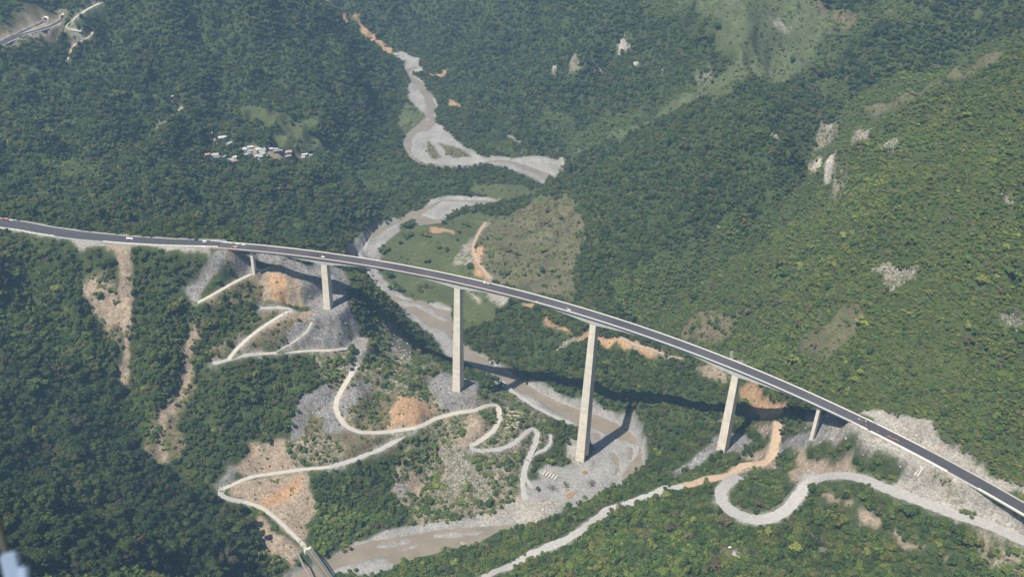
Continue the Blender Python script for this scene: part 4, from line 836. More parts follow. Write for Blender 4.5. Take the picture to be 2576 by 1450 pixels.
# trees one can tell apart: (pixel, crown radius, hue, shape, label)
H = dict(mid=0, dark=1, yel=2, olive=3, brown=4, grey=5, bright=6, red=7)
SOLO = [
 (1,1,(1505,455),6.5,'bright',1,'round bright green tree, the largest on the dry hillside pasture behind the viaduct'),
 (1,1,(1655,205),6,'olive',0,'yellow-green tree near the upper right edge of the dry hillside pasture'),
 (1,1,(1540,235),6,'brown',2,'brown spreading tree on the reddish patch of the dry hillside'),
 (1,1,(1545,150),5.5,'brown',0,'brown tree highest on the reddish patch of the dry hillside'),
 (1,1,(1315,470),4.5,'olive',1,'olive tree on the left part of the dry hillside above the orange cutting'),
 (1,1,(1255,440),6,'brown',4,'wide brown tree above the orange track cutting'),
 (1,1,(1375,625),4.5,'bright',1,'light green tree low on the dry hillside beside the dark clump'),
 (1,1,(1590,590),5.5,'bright',4,'light green pair of crowns on the lower dry hillside'),
 (1,1,(1510,600),6.5,'dark',0,'dark dense tree in the middle of the lower dry hillside'),
 (1,1,(1488,630),3.5,'dark',1,'dark bush in front of the dark dense tree on the dry hillside'),
 (1,1,(1635,645),3.5,'dark',1,'dark round bush right of the light green crowns on the dry hillside'),
 (1,1,(1730,605),2.8,'dark',1,'small dark tree near the right edge of the dry hillside pasture'),
 (1,1,(1245,620),5,'dark',2,'dark spreading tree at the foot of the dry hillside, left side'),
 (1,1,(1675,535),2.2,'dark',1,'tiny dark tree high on the right of the dry hillside pasture'),
 (1,1,(1450,392),2.2,'dark',1,'tiny dark tree above the largest bright tree on the dry hillside'),
 (1,1,(1120,495),2.5,'dark',1,'small dark tree just right of the orange track cutting'),
 (1,1,(1155,600),2.5,'dark',1,'small dark tree beside the foot of the orange cutting'),
 (1,1,(1230,545),2.3,'dark',1,'small dark tree left of centre on the dry hillside pasture'),
 (1,1,(1315,555),2.3,'dark',1,'small dark tree in the centre of the dry hillside pasture'),
 (1,1,(1530,705),3.5,'dark',2,'dark low tree at the bottom of the dry hillside near the deck'),
 (1,1,(1450,110),4,'grey',5,'thin grey leafless tree at the top of the dry hillside'),
 (1,1,(1610,370),4,'grey',5,'thin grey leafless tree on the right of the dry hillside'),
 (1,1,(1700,290),4,'grey',5,'thin grey leafless tree near the forest edge of the dry hillside'),
 (1,1,(1425,300),3.5,'dark',2,'dark low tree under the reddish patch of the dry hillside'),
 (1,1,(1630,305),3.2,'dark',2,'dark low tree right of the reddish patch of the dry hillside'),
 (1,1,(435,385),5.5,'brown',0,'brown-green tree on the river side corner of the green meadow'),
 (1,1,(640,330),6,'olive',2,'olive tree on the meadow near the river bend'),
 (1,1,(500,260),8,'dark',4,'large dark tree where the river bends around the meadow'),
 (1,1,(540,240),7,'dark',0,'dark tree beside the largest tree at the river bend'),
 (1,1,(515,330),6,'dark',2,'dark tree at the meadow edge below the river bend'),
 (1,1,(735,415),5.5,'olive',4,'olive-brown tree in the middle of the green meadow'),
 (1,1,(795,440),5.5,'mid',1,'green tree in the middle right of the green meadow'),
 (1,1,(800,190),5,'mid',0,'green tree on the bank above the grey gravel beach'),
 (1,1,(880,300),5,'olive',1,'olive tree near the orange bank of the meadow'),
 (1,1,(990,150),7,'olive',0,'broad olive tree at the end of the grey gravel beach'),
 (1,1,(945,250),5,'mid',2,'green tree beside the rocky track'),
 (1,1,(450,492),2,'dark',1,'tiny dark tree alone on the green meadow'),
 (1,1,(640,520),6.5,'olive',4,'spreading olive tree on the meadow just above the deck'),
 (1,1,(340,440),6,'mid',2,'green tree by the gravel river bank above the deck'),
 (1,1,(365,640),8,'dark',0,'large dark tree by the gravel bank just below the deck'),
 (1,1,(425,740),7,'dark',2,'dark tree at the water edge below the meadow'),
 (1,1,(580,715),4.5,'grey',5,'grey leafless tree on the meadow below the deck'),
 (1,1,(970,570),6,'dark',4,'dark tree left of the orange track cutting above the deck'),
 (1,1,(80,1215),8,'dark',0,'dense dark green tree clump beside the white road hairpin'),
 (1,1,(65,1265),7,'dark',2,'dark green tree at the lower side of the clump beside the white road'),
 (0,1,(760,800),6.5,'mid',1,'lone round tree standing on the landslide scar'),
 (0,1,(430,740),6.5,'bright',4,'bright yellow-green tree in the dark forest left of the landslide scar'),
 (0,1,(1365,832),4.5,'bright',1,'small bright yellow tree at the forest edge beside the grey cut'),
 (0,1,(370,520),5,'red',0,'rust red tree in the forest below the highway'),
 (0,1,(330,470),5.5,'olive',4,'yellow-olive tree beside the rust red tree'),
 (0,1,(655,600),6,'olive',1,'olive tree at the upper left edge of the landslide scar'),
 (1,2,(1585,600),5.5,'bright',1,'bright green tree beside the foot of the tallest pier'),
 (1,2,(430,1045),6,'dark',1,'dark round tree on the cliff foot above the muddy river'),
 (1,2,(1480,790),3.5,'dark',1,'small green tree on the gravel yard below the tallest pier'),
 (1,2,(1590,790),5,'grey',5,'grey leafless tree on the gravel yard below the tallest pier'),
 (1,2,(1690,770),5,'grey',5,'taller grey leafless tree right of the other bare tree on the gravel yard'),
 (1,2,(1880,760),5,'grey',5,'pale thin tree at the river bank right of the bare trees'),
 (1,2,(1440,1085),6,'olive',0,'olive tree at the river edge in front of the gravel yard'),
 (1,2,(2465,1100),5.5,'red',0,'rust brown tree in the green forest right of the gravel track'),
 (1,2,(2300,1170),4.5,'grey',5,'grey leafless tree in the forest below the gravel track'),
 (1,2,(2440,840),5,'bright',4,'bright tree beside the narrow part of the gravel track'),
 (2,1,(55,1065),5,'dark',1,'dark green tree alone on the brown cleared field'),
 (2,1,(240,1020),6,'dark',2,'dark tree in the middle of the brown cleared field'),
 (2,1,(310,930),5,'dark',0,'dark tree at the top left of the brown cleared field'),
 (2,1,(380,930),5,'dark',4,'dark tree at the top right of the brown cleared field'),
 (2,1,(730,835),5,'brown',2,'orange-brown tree on the slope above the viaduct'),
 (2,1,(2255,690),7,'bright',4,'bright yellow tree near the right edge of the mountainside'),
 (2,1,(2140,1040),5.5,'bright',1,'yellow-green tree low on the right mountainside'),
 (2,1,(2460,630),7,'mid',0,'large deep green tree near the right edge of the mountainside'),
 (2,1,(1325,1370),4.5,'bright',1,'bright green tree just above the highway cutting'),
 (2,1,(1295,1425),4.5,'bright',4,'bright green tree beside the lowest part of the right mountainside'),
 (2,1,(830,1110),4.5,'bright',0,'yellowish tree above the fourth span of the viaduct'),
 (2,2,(570,920),6,'red',0,'rust brown tree inside the hairpin loop of the gravel road'),
 (2,2,(320,1040),7,'brown',4,'brown tree below the hairpin loop of the gravel road'),
 (2,2,(250,1360),6,'red',2,'dark rust tree near the bottom edge beside the hut clearing'),
 (2,2,(640,1125),5,'bright',2,'flat bright yellow tree above the small hut clearing'),
 (2,2,(80,1035),5,'bright',1,'yellow-olive tree at the lower left of the hairpin loop'),
 (2,2,(1050,1270),5,'grey',0,'pale silvery tree in the forest below the dirt strips'),
 (2,2,(840,1240),6,'bright',4,'yellow-green tree right of the small hut'),
 (2,2,(1350,870),6,'mid',0,'green tree in the middle of the grove below the gravel road'),
 (2,2,(1690,960),7,'dark',4,'dark dense tree at the end of the grove under the scree'),
 (2,2,(960,810),7,'dark',0,'large dark tree at the road side of the grove'),
 (2,2,(470,160),6,'mid',4,'green tree on the orange ground behind the fifth pier'),
 (2,2,(550,260),4,'dark',3,'slim dark tree in the deck shadow on the orange ground'),
 (2,2,(2130,970),4,'mid',2,'green bush on the scree below the highway'),
 (2,0,(820,470),7,'dark',0,'dark tree clump at the end of the bright grassy ridge'),
 (2,0,(265,205),7,'dark',4,'dark tree clump at the upper end of the bright grassy ridge'),
 (2,0,(1240,560),9,'mid',0,'large green tree in the hollow between the right ridges'),
 (0,0,(2350,1000),8,'dark',4,'dark tree group on the far meadow above the village'),
 (0,0,(2200,940),6,'dark',0,'dark tree left on the far meadow above the village'),
 (0,0,(2130,920),3.5,'dark',1,'small dark tree at the left end of the far meadow'),
 (0,0,(2250,1070),4.5,'grey',3,'thin tree casting a shadow on the lower far meadow'),
 (0,0,(2365,1080),4.5,'olive',1,'olive tree on the lower far meadow'),
 (0,0,(2230,1105),4.5,'olive',2,'olive tree at the lower left of the far meadow'),
 (0,0,(700,430),0,'mid',0,''),
]
trunkA = trunk_mesh(3); trunkB = trunk_mesh(8, 1.0, True)
def make_tree(x, y, z, s, hue, shape, label, group, rz=0.0):
    hgt = s * CROWN_H[shape] * 1.25
    t = bpy.data.objects.new('broadleaf_tree', None); COL.objects.link(t); t.location = (x, y, z); t.rotation_euler = (0, 0, rz)
    t['label'] = label; t['category'] = 'tree'; t.empty_display_size = .5
    if group: t['group'] = group
    c = bpy.data.objects.new('crown', CROWNS[shape]); COL.objects.link(c); c.parent = t; c.location = (0, 0, hgt); c.scale = (s, s, s); c['tint'] = [float(q) for q in hue] + [1.0]
    k = bpy.data.objects.new('trunk', trunkB if shape == 5 else trunkA); COL.objects.link(k); k.parent = t; kh = hgt * (1.25 if shape == 5 else 1); k.scale = (s * 1.0, s * 1.0, kh)
    return t
pts_xy = pts[:, :2]; killm = np.zeros(len(pts), bool)
rt = np.random.default_rng(99)
for c, r_, (x_, y_), s_, h_, sh_, lab in SOLO:
    if not s_: continue
    u, v = vx(c, r_, [(x_, y_)])[0]; w = hit([u], [v + 2.0])[0]
    killm |= (np.hypot(pts_xy[:, 0] - w[0], pts_xy[:, 1] - w[1]) < s_ * 1.1) & (pts[:, 3] < 12)
    make_tree(w[0], w[1], zat(w[0], w[1]), s_, HUES[H[h_]] * rt.uniform(.9, 1.15), sh_, lab, None, rt.random() * 6.28)
pts = pts[~killm]
# the trees of the near forest that show largest
u, v, w = project(pts[:, :3]); size = pts[:, 3] / w
ok = (u > 10) & (u < IW - 10) & (v > 20) & (v < IH - 5)
ok &= (u < 760) & (v > 640)
cand = np.argsort(-np.where(ok, size, 0))
chosen = []
for k in cand:
    if len(chosen) >= 170 or not ok[k]: break
    if all(abs(u[k] - u[q]) + abs(v[k] - v[q]) > 17 for q in chosen): chosen.append(k)
KN = ['mid green', 'dark green', 'light green', 'olive green', 'brown-green', 'grey', 'yellow-green', 'rust coloured']
for k in chosen:
    p = pts[k]; hk = int(np.argmin(((HUES / np.linalg.norm(HUES, axis=1)[:, None] - p[7:10] / np.linalg.norm(p[7:10])) ** 2).sum(1)))
    make_tree(p[0], p[1], p[2] - .4, p[3] * .95, p[7:10], int(p[6]), KN[hk] + ' broadleaf tree in the dense near forest left of the river', 'large trees of the near forest, ' + KN[hk], p[5])
pts = np.delete(pts, chosen, 0)
print('forest points', len(pts), 'single trees', len(chosen) + len(SOLO))
# the forest itself
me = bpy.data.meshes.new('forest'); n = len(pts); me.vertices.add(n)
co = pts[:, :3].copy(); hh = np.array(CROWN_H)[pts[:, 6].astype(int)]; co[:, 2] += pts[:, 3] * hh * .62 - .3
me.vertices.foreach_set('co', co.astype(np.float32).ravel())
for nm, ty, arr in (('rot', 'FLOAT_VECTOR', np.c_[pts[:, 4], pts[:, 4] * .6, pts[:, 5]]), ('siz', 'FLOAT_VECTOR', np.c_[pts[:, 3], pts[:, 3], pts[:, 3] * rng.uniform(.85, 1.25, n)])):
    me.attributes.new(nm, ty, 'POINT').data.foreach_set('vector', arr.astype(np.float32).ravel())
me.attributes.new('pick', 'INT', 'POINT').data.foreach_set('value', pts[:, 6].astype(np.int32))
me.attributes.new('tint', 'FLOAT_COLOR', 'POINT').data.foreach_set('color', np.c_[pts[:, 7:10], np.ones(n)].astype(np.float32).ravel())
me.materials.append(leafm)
forest = link('forest', me, kind='stuff')
srcs = {}
for o in COL.objects:
    if o.name.startswith('crown') and o.type == 'MESH' and o.data in CROWNS: srcs.setdefault(CROWNS.index(o.data), o)
gt = bpy.data.node_groups.new('grow_forest', 'GeometryNodeTree')
gt.interface.new_socket('Geometry', in_out='INPUT', socket_type='NodeSocketGeometry'); gt.interface.new_socket('Geometry', in_out='OUTPUT', socket_type='NodeSocketGeometry')
gi = gt.nodes.new('NodeGroupInput'); go = gt.nodes.new('NodeGroupOutput'); ip = gt.nodes.new('GeometryNodeInstanceOnPoints'); ji = gt.nodes.new('GeometryNodeGeometryToInstance')
mp_ = gt.nodes.new('GeometryNodeMeshToPoints')
order = sorted(srcs)
for q in reversed(order):                                     # a multi-input socket reads its links last to first
    oi = gt.nodes.new('GeometryNodeObjectInfo'); oi.transform_space = 'ORIGINAL'; oi.inputs['Object'].default_value = srcs[q]
    gt.links.new(oi.outputs['Geometry'], ji.inputs[0])
def na(name, ty):
    a = gt.nodes.new('GeometryNodeInputNamedAttribute'); a.data_type = ty; a.inputs[0].default_value = name; return a.outputs[0]
gt.links.new(gi.outputs[0], mp_.inputs[0]); gt.links.new(mp_.outputs[0], ip.inputs['Points']); gt.links.new(ji.outputs[0], ip.inputs['Instance'])
ip.inputs['Pick Instance'].default_value = True
gt.links.new(na('pick', 'INT'), ip.inputs['Instance Index'])
e2r = gt.nodes.new('FunctionNodeEulerToRotation'); gt.links.new(na('rot', 'FLOAT_VECTOR'), e2r.inputs[0]); gt.links.new(e2r.outputs[0], ip.inputs['Rotation'])
gt.links.new(na('siz', 'FLOAT_VECTOR'), ip.inputs['Scale']); gt.links.new(ip.outputs[0], go.inputs[0])
forest.modifiers.new('grow', 'NODES').node_group = gt
# ------------------------------------------------------------------ mesh helpers for built things
class MB:
    def __init__(s): s.V = []; s.F = []; s.M = []
    def box(s, c, d, R=None, mi=0, taper=1.0):
        o = len(s.V); c = np.array(c, float); d = np.array(d, float) / 2
        for z in (-1, 1):
            for x, y in ((-1, -1), (1, -1), (1, 1), (-1, 1)):
                q = np.array([x * d[0] * (taper if z > 0 else 1), y * d[1] * (taper if z > 0 else 1), z * d[2]])
                if R is not None: q = R @ q
                s.V.append(tuple(c + q))
        f = [(0, 3, 2, 1), (4, 5, 6, 7), (0, 1, 5, 4), (1, 2, 6, 5), (2, 3, 7, 6), (3, 0, 4, 7)]
        s.F += [tuple(o + i for i in q) for q in f]; s.M += [mi] * 6; return s
    def bar(s, a, b, w, h=None, mi=0, up=(0, 0, 1)):
        a = np.array(a, float); b = np.array(b, float); L = np.linalg.norm(b - a); x = (b - a) / L; u = np.array(up, float)
        if abs(x @ u) > .95: u = np.array([1.0, 0, 0])
        y = np.cross(u, x); y /= np.linalg.norm(y); z = np.cross(x, y)
        return s.box((a + b) / 2, (L, w, h or w), np.array([x, y, z]).T, mi)
    def cyl(s, a, b, r, n=10, mi=0, r2=None):
        o = len(s.F); cyl(s.V, s.F, a, b, r, r if r2 is None else r2, n); s.M += [mi] * (len(s.F) - o); return s
    def poly(s, pts, mi=0):
        o = len(s.V); s.V += [tuple(p) for p in pts]; s.F.append(tuple(range(o, o + len(pts)))); s.M.append(mi); return s
    def mesh(s, name, mats, smooth=False, bevel=0.0):
        me = bpy.data.meshes.new(name); me.from_pydata(s.V, [], s.F)
        for m in (mats if isinstance(mats, (list, tuple)) else [mats]): me.materials.append(m)
        me.polygons.foreach_set('material_index', s.M)
        if bevel or smooth:
            bm = bmesh.new(); bm.from_mesh(me)
            if bevel: bmesh.ops.bevel(bm, geom=bm.edges[:], offset=bevel, segments=1, affect='EDGES', clamp_overlap=True)
            bmesh.ops.recalc_face_normals(bm, faces=bm.faces); bm.to_mesh(me); bm.free()
        me.update(); return me
def thing(name, label, cat, loc, rz=0.0, group=None):
    o = bpy.data.objects.new(name, None); COL.objects.link(o); o.location = loc; o.rotation_euler = (0, 0, rz); o['label'] = label; o['category'] = cat; o.empty_display_size = 1
    if group: o['group'] = group
    return o
def part(name, mb, mats, parent, label=None, kind=None, bevel=0.0, local=False, smooth=False):
    me = mb.mesh(name, mats, smooth, bevel); o = bpy.data.objects.new(name, me); COL.objects.link(o); o.parent = parent
    if not local: o.matrix_parent_inverse = (Matrix.LocRotScale(parent.location, parent.rotation_euler, parent.scale)).inverted() if parent.parent is None else Matrix.Identity(4)
    if label: o['label'] = label
    if kind: o['kind'] = kind
    return o

# ------------------------------------------------------------------ the viaduct
def concrete_mat(name, col, lift=4.6):
    m, nt, b = new_mat(name, .85, .2); rgb = nd(nt, 'ShaderNodeRGB'); rgb.outputs[0].default_value = (*col, 1); c = rgb.outputs[0]
    c = mul(nt, c, noise_ramp(nt, .12, .90, 1.08, 5)); c = mul(nt, c, noise_ramp(nt, .5, .88, 1.07, 4, stretch=(1, 1, .10)))
    g = nd(nt, 'ShaderNodeNewGeometry'); sp = nd(nt, 'ShaderNodeSeparateXYZ'); nt.links.new(g.outputs['Position'], sp.inputs[0])
    a = nd(nt, 'ShaderNodeMath', operation='DIVIDE'); a.inputs[1].default_value = lift; nt.links.new(sp.outputs[2], a.inputs[0])
    f = nd(nt, 'ShaderNodeMath', operation='FRACT'); nt.links.new(a.outputs[0], f.inputs[0])
    l = nd(nt, 'ShaderNodeMath', operation='LESS_THAN'); l.inputs[1].default_value = .05; nt.links.new(f.outputs[0], l.inputs[0])
    k = nd(nt, 'ShaderNodeMath', operation='MULTIPLY_ADD'); k.inputs[1].default_value = -.14; k.inputs[2].default_value = 1.0; nt.links.new(l.outputs[0], k.inputs[0])
    fl = nd(nt, 'ShaderNodeMath', operation='FLOOR'); nt.links.new(a.outputs[0], fl.inputs[0])
    wn = nd(nt, 'ShaderNodeTexWhiteNoise', noise_dimensions='1D'); nt.links.new(fl.outputs[0], wn.inputs['W'])
    r = nd(nt, 'ShaderNodeMapRange'); setin(r, To_Min=.93, To_Max=1.05); nt.links.new(wn.outputs[0], r.inputs[0])
    nt.links.new(mul(nt, mul(nt, c, k.outputs[0]), r.outputs[0]), b.inputs[0]); return m
pierm = concrete_mat('pier_concrete', (.70, .63, .52))
gird = concrete_mat('girder_concrete', (.50, .49, .46), 50)
PIERS = [(57, 36, 1.75, 3.0), (155, 79, 3.91, 5), (335, 173.2, 3.91, 5), (515, 226.3, 3.91, 5), (695, 120, 3.91, 5), (793, 49, 1.75, 3.0)]
def depth(s):
    h = 0.0
    for sp in (155, 335, 515, 695): h = max(h, max(0.0, 1 - abs(s - sp) / 84.0) ** 1.8)
    return 4.3 + 6.4 * h
c0, _ = deck(0); vd = thing('viaduct', 'long curved concrete viaduct on six piers across the river valley', 'bridge', tuple(c0))
S_ = np.unique(np.r_[np.linspace(.6, 849.4, 214), 57, 155, 335, 515, 695, 793])
def sweep(section, s_list, mi=0):
    """section(s) -> list of (offset, dz) loop; returns an MB"""
    mb = MB(); n = None
    for s in s_list:
        sec = section(s); n = len(sec)
        for o, dz in sec: mb.V.append(tuple(deck(s, o, dz)[0]))
    for i in range(len(s_list) - 1):
        for k in range(n):
            a = i * n + k; b = i * n + (k + 1) % n; mb.F.append((a, b, b + n, a + n)); mb.M.append(mi)
    mb.F += [tuple(range(n)), tuple(reversed(range((len(s_list) - 1) * n, len(s_list) * n)))]; mb.M += [mi, mi]; return mb
part('box_girder', sweep(lambda s: [(5.0, -.62), (5.0, -depth(s)), (-5.0, -depth(s)), (-5.0, -.62)], S_), gird, vd)
part('deck_slab', sweep(lambda s: [(7.6, -.05), (7.6, -.42), (5.3, -.62), (-5.3, -.62), (-7.6, -.42), (-7.6, -.05)], S_), gird, vd)
am, nt, b = new_mat('deck_asphalt', .85, .25)
v1 = noise_ramp(nt, .02, .75, 1.35, 3); v2 = noise_ramp(nt, .25, .9, 1.12, 4); rgb = nd(nt, 'ShaderNodeRGB'); rgb.outputs[0].default_value = (.062, .060, .066, 1)
nt.links.new(mul(nt, mul(nt, rgb.outputs[0], v1), v2), b.inputs[0])
part('asphalt', sweep(lambda s: [(7.05, .06), (7.05, -.045), (-7.05, -.045), (-7.05, .06)], S_), am, vd)
par = simple('parapet_white', (.72, .68, .60), .8, .05, .2)
for sg, w in ((1, .45), (-1, .75)):
    part('parapet', sweep(lambda s: [(sg * 7.62, 1.0 if sg < 0 else .75), (sg * 7.62, -.25), (sg * (7.62 - w), -.25), (sg * (7.62 - w), 1.0 if sg < 0 else .75)], S_), par, vd)
railm = simple('rail_grey', (.55, .53, .50), .5, .1, 1, .5)
rl = MB(); ps = MB()
for s in np.arange(440, 849, 2.4):
    ps.box(deck(s, 7.4, 1.05)[0], (.35, .3, .7), None)
part('railing_post', ps, railm, vd, kind='stuff')
part('railing', sweep(lambda s: [(7.5, 1.5), (7.5, 1.36), (7.3, 1.36), (7.3, 1.5)], np.linspace(440, 849, 110)), railm, vd)
orm = simple('orange_form', (.62, .20, .07), .8, .15, .6); crm = simple('cream_form', (.62, .55, .43), .8, .1, .6)
of = MB()
for k, s in enumerate(np.arange(2, 438, 4.4)):
    a = deck(s, 7.35, .93)[0]; b_ = deck(s + 2.7, 7.35, .93)[0]; of.bar(a, b_, .5, .34)
part('orange_edge_panel', of, orm, vd, kind='stuff')
of = MB()
for s in np.arange(2, 330, 9.0):
    a = deck(s, -7.5, 1.08)[0]; b_ = deck(s + 3.2, -7.5, 1.08)[0]; of.bar(a, b_, .3, .2)
part('orange_strip', of, orm, vd, kind='stuff')
jm = simple('joint_and_bore_dark', (.02, .02, .022), .7, .1, 1)
for s0, s1, lab in ((-.6, .6, None), (849.4, 852.6, None)):
    part('expansion_joint', sweep(lambda s: [(7.0, .075), (7.0, -.3), (-7.0, -.3), (-7.0, .075)], [s0, s1]), jm if s0 > 0 else simple('joint_grey', (.12, .12, .12)), vd)
    part('joint_kerb', sweep(lambda s: [(7.0, .16), (7.0, -.2), (-7.0, -.2), (-7.0, .16)], [s0 - .7, s0 - .02]), par, vd)
PL = ['short slim pier at the left end by the grey cut', 'medium pier on the grey quarried bench', 'tall pier on the gravel platform left of the river', 'tallest pier, standing on the gravel inside the river bend', 'leaning-looking pier on the right bank slope', 'short slim pier nearest the right end']
for (s, h, a, bb), lab in zip(PIERS, PL):
    c, hd = deck(s); t = np.array([math.cos(hd), math.sin(hd), 0]); n = np.array([math.sin(hd), -math.cos(hd), 0]); top = depth(s) - .05; big = a > 3
    ka, kb = (.00977, .01514) if big else (.004, .006); H2 = h + 6
    mb = MB()
    for z in (-H2, -top):
        q = (-z - top); aa, bq = a + ka * q, bb + kb * q
        for x, y in ((-1, -1), (1, -1), (1, 1), (-1, 1)): mb.V.append(tuple(c + t * x * aa - n * y * bq + np.array([0, 0, z])))
    mb.F += [(0, 3, 2, 1), (4, 5, 6, 7), (0, 1, 5, 4), (1, 2, 6, 5), (2, 3, 7, 6), (3, 0, 4, 7)]; mb.M += [0] * 6
    o = part('pier', mb, pierm, vd, lab, bevel=.12)
# abutments and retaining wall
for s0, s1, lab, dd in ((-14, -.8, 'white concrete abutment at the left end of the viaduct', 9), (852.8, 864, 'grey concrete abutment at the right end of the viaduct', 11)):
    c, hd = deck((s0 + s1) / 2, 0, 0); ab = thing('bridge_abutment', lab, 'abutment', tuple(c))
    part('abutment_wall', sweep(lambda s: [(7.9, -.12), (7.9, -dd), (-7.9, -dd), (-7.9, -.12)], [s0, s1]), lightc, ab)
    part('wing_kerb', sweep(lambda s: [(8.15, .9), (8.15, -1.5), (7.2, -1.5), (7.2, .9)], [s0, s1]), par, ab)
rw = thing('retaining_wall', 'long pale concrete retaining wall under the highway right of the viaduct', 'wall', tuple(deck(880, 8)[0]))
part('wall_panel', sweep(lambda s: [(8.6 + max(0, .0), .55), (10.4, -6.5 + (s - 864) * .04), (8.0, -6.5 + (s - 864) * .04), (8.0, .55)], np.linspace(864.2, 936, 16)), lightc, rw)
part('coping', sweep(lambda s: [(8.7, .95), (8.7, .56), (7.3, .56), (7.3, .95)], np.linspace(864.2, 936, 16)), par, rw)
kb = thing('roadside_kerb', 'white kerb along the far side of the highway right of the viaduct', 'kerb', tuple(deck(880, -8)[0]))
part('kerb_stone', sweep(lambda s: [(-7.3, .8), (-7.3, 0), (-7.9, 0), (-7.9, .8)], np.linspace(852.8, 905, 12)), par, kb)
kb = thing('roadside_kerb', 'white kerb below the lower half of the highway at the right edge', 'kerb', tuple(deck(960, 8)[0]))
part('kerb_stone', sweep(lambda s: [(7.3, .8), (7.3, 0), (7.9, 0), (7.9, .8)], np.linspace(968, 1030, 12)), par, kb)
def side_line(pl, off, i0, i1, dz0, dz1, w, mat, name, label, cat='barrier', gap=0.0):
    t = np.gradient(pl[:, :2], axis=0); t /= np.linalg.norm(t, axis=1)[:, None]; n = np.c_[t[:, 1], -t[:, 0]]
    off = np.broadcast_to(off, (len(pl),)); q = np.c_[pl[:, :2] + n * off[:, None], pl[:, 2]][i0:i1]
    o = thing(name, label, cat, tuple(q[len(q) // 2])); mb = MB()
    for a, b_ in zip(q[:-1], q[1:]):
        d = (b_ - a) * gap / 2; mb.bar(a + d + [0, 0, (dz0 + dz1) / 2], b_ - d + [0, 0, (dz0 + dz1) / 2], w, dz1 - dz0)
    part(name + '_run', mb, mat, o); return o
nW = len(hw_w)
side_line(hw_w, ww / 2 + .3, 4, int(nW * .45), .0, .9, .5, par, 'barrier', 'white concrete barrier on the near edge of the highway at the far left', gap=.12)
side_line(hw_w, ww / 2 + .3, int(nW * .60), nW, .0, .9, .5, par, 'barrier', 'white concrete barrier on the near edge of the highway beside the viaduct', gap=.03)
side_line(hw_w, -ww / 2 - .3, 4, nW, .0, .8, .5, simple('barrier_grey', (.45, .43, .39)), 'barrier', 'pale barrier along the far edge of the highway left of the viaduct', gap=.05)

# ------------------------------------------------------------------ vehicles
white = simple('white_paint', (.78, .78, .76), .35, .03, .5, .5); redp = simple('red_paint', (.42, .06, .05), .4, .08, .5, .5)
glass = simple('dark_glass', (.03, .035, .04), .15, .05, 1, .6); tyre = simple('rubber', (.025, .025, .025), .9, .1, 1); steel = simple('dull_steel', (.30, .29, .27), .6, .15, 1, .4)
sand = simple('load_sand', (.42, .33, .24), .95, .15, .8); tankm = simple('tank_cream', (.70, .68, .60), .45, .05, .5, .5)
def wheels(root, xs, half, r):
    for x in xs:
        for y in (-half, half):
            o = part('wheel', MB().cyl((x, y - .14, r), (x, y + .14, r), r, 12), tyre, root, local=True)
            part('rim', MB().cyl((x, y - .16, r), (x, y + .16, r), r * .55, 8), steel, o, local=True)
def profile(pts, half, inset=0.0, mi=0):
    mb = MB(); n = len(pts); o = 0
    for sy in (-1, 1):
        for x, z in pts: mb.V.append((x, sy * half, z))
    mb.F += [tuple(range(n)), tuple(reversed(range(n, 2 * n)))] + [(i, n + i, n + (i + 1) % n, (i + 1) % n) for i in range(n)]; mb.M += [mi] * (n + 2); return mb
def pickup(loc, rz, label, paint, rack=False, group=None):
    t = thing('pickup_truck', label, 'pickup', loc, rz, group)
    part('body', profile([(-2.6, .45), (2.6, .45), (2.65, .95), (1.35, 1.1), (.9, 1.12), (-.75, 1.12), (-.75, 1.18), (-2.6, 1.18)], .92), paint, t, local=True, bevel=.06)
    part('cab', profile([(-.75, 1.1), (1.3, 1.1), (.6, 1.72), (-.6, 1.76)], .80), paint, t, local=True, bevel=.08)
    part('windows', profile([(-.66, 1.16), (1.16, 1.16), (.58, 1.62), (-.55, 1.64)], .83), glass, t, local=True)
    part('windscreen', MB().poly([(1.31, -.7, 1.14), (1.31, .7, 1.14), (.66, .62, 1.68), (.66, -.62, 1.68)]), glass, t, local=True)
    part('load_bed', MB().box((-1.7, 0, 1.19), (1.6, 1.5, .04)), steel if not rack else glass, t, local=True)
    if rack:
        r = MB()
        for x in (-2.5, -.8):
            for y in (-.8, .8): r.bar((x, y, 1.15), (x, y, 2.3), .09)
        r.box((-1.65, 0, 2.33), (1.9, 1.8, .1)); part('canopy_frame', r, steel, t, local=True)
    wheels(t, (-1.65, 1.7), .86, .38); return t
def car(loc, rz, label, paint):
    t = thing('car', label, 'car', loc, rz)
    part('body', profile([(-2.2, .35), (2.2, .35), (2.25, .75), (1.1, .98), (-1.7, 1.0), (-2.25, .85)], .88), paint, t, local=True, bevel=.07)
    part('cab', profile([(-1.6, .97), (1.05, .95), (.35, 1.42), (-1.1, 1.44)], .76), paint, t, local=True, bevel=.07)
    part('windows', profile([(-1.4, 1.0), (.85, 1.0), (.32, 1.34), (-1.0, 1.35)], .79), glass, t, local=True); wheels(t, (-1.35, 1.4), .82, .33); return t
